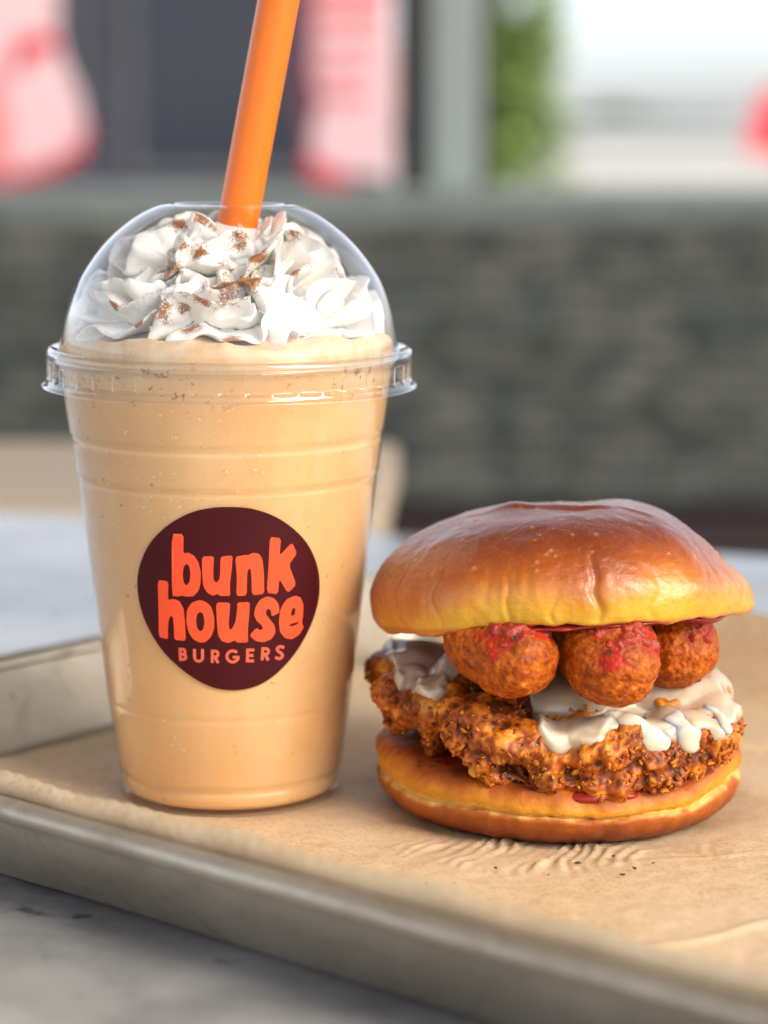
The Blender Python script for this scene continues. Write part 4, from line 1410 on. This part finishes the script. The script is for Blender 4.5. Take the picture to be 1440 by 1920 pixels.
tot('left tater tot, angled inward with a red smear, under the top bun', axis_pt(1020, 1262, .5505), (.50, -.84, -.17), .0113, .036, 1.0)
tot('middle tater tot, largest and facing the camera, under the top bun', axis_pt(1190, 1275, .5480), (.20, -.95, -.17), .0122, .036, 4.0)
tot('right tater tot, smallest and plainest, at the right end of the burger', axis_pt(1306, 1236, .571), (.14, -.98, -.05), .0120, .034, 9.0)
tot('tater tot at the back, mostly hidden behind the left and middle tots', axis_pt(1075, 1262, .590), (.1, -.98, -.03), .0080, .028, 6.0)

# sauce under the top bun
V, F = puddle('top_sauce', 0, 0, 0, .0452, .0024, 8.0, '')
V[:, 2] += .0012 * perlin(V, 70, 3)
sa = part('sauce_layer', V, F, M_sauce)
TILT = (R(-8.5), R(-2.6), 0)
sa.location = (bx + .001, by - .002, .0508)
sa.rotation_euler = TILT
tag(sa, 'dark red sauce spread under the shiny top bun above the tots', 'sauce')

# top bun -------------------------------------------------------------------------------
pb = cat([(.0001, .0010), (.030, .0010), (.0425, .0004), (.0468, .0002), (.0484, .0014), (.0496, .0045), (.0498, .0085), (.0487, .0122), (.0460, .0168), (.0412, .0215), (.0342, .0256), (.0252, .0286), (.0150, .0304), (.0060, .0310), (.0001, .0311)], 18)
na = 520
V, F = lathe(pb, na)
th = np.arctan2(V[:, 1], V[:, 0]); rr = np.linalg.norm(V[:, :2], axis=1)
ci_ = np.stack([np.cos(th), np.sin(th), th * 0], 1)
hrel = V[:, 2] / .0357
outer = sstep(.02, .045, rr)
dr = outer * (.0010 * perlin(ci_, 1.5, 3) + .0008 * perlin(ci_, 3.4, 6))
# right end draws out to a thin lip, left end is round and full
dr += .0020 * np.exp(-((th - R(-8)) / .42) ** 2) * (1 - sstep(.0005, .0085, V[:, 2])) * outer
dr -= .0056 * np.exp(-(th / .7) ** 2) * sstep(.006, .016, V[:, 2]) * outer
dr += .0010 * np.exp(-((np.abs(th) - 3.1) / .7) ** 2) * (1 - sstep(.012, .026, V[:, 2])) * outer
# vertical puckers round the lower half
pk = np.stack([th * 9, V[:, 2] * 55, th * 0], 1)
pkl = (1 - np.abs(perlin(pk, 1.0, 2.2))) ** 6 * .55 + .45 * perlin(np.stack([th * 22, V[:, 2] * 70, th * 0], 1), 1.0, 6)
low = (1 - sstep(.010, .0235, V[:, 2])) * outer
dr -= .00048 * pkl * low * (.35 + .9 * sstep(-.2, .5, perlin(ci_, 2.1, 15)))
for (ang, wd, dp, top_) in ((-84, .030, .0016, .021), (-110, .020, .0009, .017), (-133, .012, .0007, .022), (-66, .03, .0006, .015), (-152, .010, .0007, .020), (-45, .03, .0006, .015), (-96, .018, .0006, .012)):
    a = R(ang) + .05 * perlin(np.stack([V[:, 2], V[:, 2] * 0, V[:, 2] * 0], 1), 160, ang)
    dd = th - a
    dr -= .7 * dp * np.exp(-(dd / (.7 * wd)) ** 2) * (1 - sstep(top_ - .008, top_, V[:, 2])) * sstep(-.001, .003, V[:, 2]) * outer
V[:, :2] *= (1 + dr / np.maximum(rr, 1e-4))[:, None]
lower = (1 - sstep(.004, .018, V[:, 2]))
V[:, 2] += lower * outer * (.0012 * perlin(ci_, 1.7, 12) + .0007 * perlin(ci_, 5, 13) + .0004 * perlin(ci_, 13, 14))
V[:, 2] -= .0016 * np.exp(-((th + 2.75) / .5) ** 2) * lower * outer
# uneven crown with a dent and a fold
cap = sstep(.015, .028, V[:, 2])
V[:, 2] += cap * (.0011 * perlin(V, 38, 4) + .0005 * perlin(V, 95, 7))
V[:, 2] -= cap * .0008 * np.exp(-(((V[:, 0] + .006) / .006) ** 2 + ((V[:, 1] + .004) / .010) ** 2))
V[:, 2] += cap * .0012 * np.exp(-(((V[:, 0] + .012) / .006) ** 2 + ((V[:, 1] + .012) / .006) ** 2))
fold = (V[:, 1] + .018) + .30 * (V[:, 0] - .002) + .003 * perlin(V, 110, 5)
V[:, 2] += cap * .0011 * (sstep(-.0022, .0008, fold) - .5) * np.exp(-((V[:, 0] - .000) / .020) ** 2) * np.exp(-(fold / .010) ** 2)
N = normals(V, F)
if N[np.argmax(V[:, 2])][2] < 0: N = -N; F = F[:, ::-1]
V += N * (.00016 * fbm(V, 260, 3, 3))[:, None] * outer[:, None]
# pinhead blisters in the crust
seeds = V[rng.choice(np.where((V[:, 2] > .014) & (V[:, 1] < .01))[0], 130)]
bl = np.zeros(len(V))
for s in seeds:
    r = .00030 + .00030 * rng.rand()
    d2 = ((V - s) ** 2).sum(1)
    i = d2 < (3 * r) ** 2
    bl[i] = np.maximum(bl[i], np.exp(-d2[i] / (r * r)))
V += N * (.00022 * bl)[:, None]
brown = np.clip((V[:, 2] - .001) / .029, 0, 1)
brown = np.clip(brown + .13 * perlin(V, 55, 3) + .24 * np.exp(-((np.abs(th) - 3.0) / .6) ** 2) * outer + .35 * (1 - outer), 0, 1)  # left end browner: shade on that side painted into the crust colour
brown = np.where(V[:, 2] < .0015, np.maximum(brown, .30 * sstep(.0, .0015, .0015 - V[:, 2])), brown)
t = NT('shiny_brioche')
bw = t.attr('brown')
nz = t.noise(120, 4, .6)
f = t.math('ADD', t.math('MULTIPLY', bw, 1.12), t.math('MULTIPLY', t.math('SUBTRACT', nz, .5), .22))
c = t.ramp(f, [(.02, (.70, .42, .030)), (.20, (.70, .32, .010)), (.36, (.55, .165, .004)), (.54, (.38, .076, .0025)), (.74, (.24, .037, .002)), (1.0, (.16, .022, .002))])
c = t.mix(t.math('MULTIPLY', t.attr('blister'), .55), c, (.70, .38, .12))
c = t.mix(t.ramp(t.noise(900, 3, .7), [(.55, 0.0), (.75, .35)]), c, (.62, .27, .06))
c = t.mix(t.ramp(t.noise(34, 4, .65), [(.5, 0.0), (.72, .45)]), c, t.mix(.6, c, (.16, .022, .002)))
t.set('Base Color', c).set('Roughness', .46)
t.set('Sheen Weight', .15).set('Sheen Roughness', .35).set('Sheen Tint', (1.0, .86, .80))  # pinkish sheen added to imitate bright sky reflected off the crown
t.set('Specular IOR Level', .4).set('Coat Weight', .85).set('Coat Roughness', t.ramp(t.noise(160, 4, .7), [(.3, .22), (.7, .40)]))
t.sss(.15, (1, .45, .15), .002)
bn = t.bump(t.mix(.5, t.noise(420, 5, .7), t.noise(1500, 3)), .42, .0005)
t.t.links.new(bn, t.p.inputs['Coat Normal'])
tb = part('top_bun', V, F, t.m, attrs={'brown': brown, 'blister': bl})
tb.location = (bx + .0006, by, .0508)
tb.rotation_euler = TILT
tag(tb, 'shiny domed golden brown brioche bun on top of the burger', 'bun')

# crumbs on the paper
M_crumb = plain('dark_crumb', (.07, .04, .015), .8)
for i, (px, py, r) in enumerate([(1083, 1618, 6), (1150, 1605, 5), (1190, 1628, 5), (1168, 1640, 5), (1028, 1640, 3), (930, 1627, 4), (1225, 1618, 3), (800, 1655, 3)]):
    z = PZ + .0008
    a = PITCH + math.atan((py - 960) / 4300)
    y = (CAM_H - z) / math.tan(a)
    dep = y * math.cos(PITCH) + (CAM_H - z) * math.sin(PITCH)
    x = (px - 720) / 4300 * dep
    D = dv2 * (1 + .5 * perlin(dv2, 1.4, i * 1.7))[:, None] * np.array([1.2, .8, .5]) * r / 4300 * .44
    o = part('crumb', D, df2.tolist(), M_crumb, smooth=False)
    o.location = (x, y, z); o.rotation_euler = (0, 0, i * 1.1)
    tag(o, ['largest dark crumb on the paper straight in front of the burger', 'dark crumb nearest the bottom bun on the brown paper', 'right crumb of the close pair on the brown paper',
            'left crumb of the close pair on the brown paper', 'tiny crumb on the paper left of the largest crumb', 'tiny crumb below the left part of the bottom bun',
            'tiny crumb farthest right on the brown paper', 'tiny crumb farthest left, in front of the bottom bun'][i], 'crumb', 'crumbs on the paper')
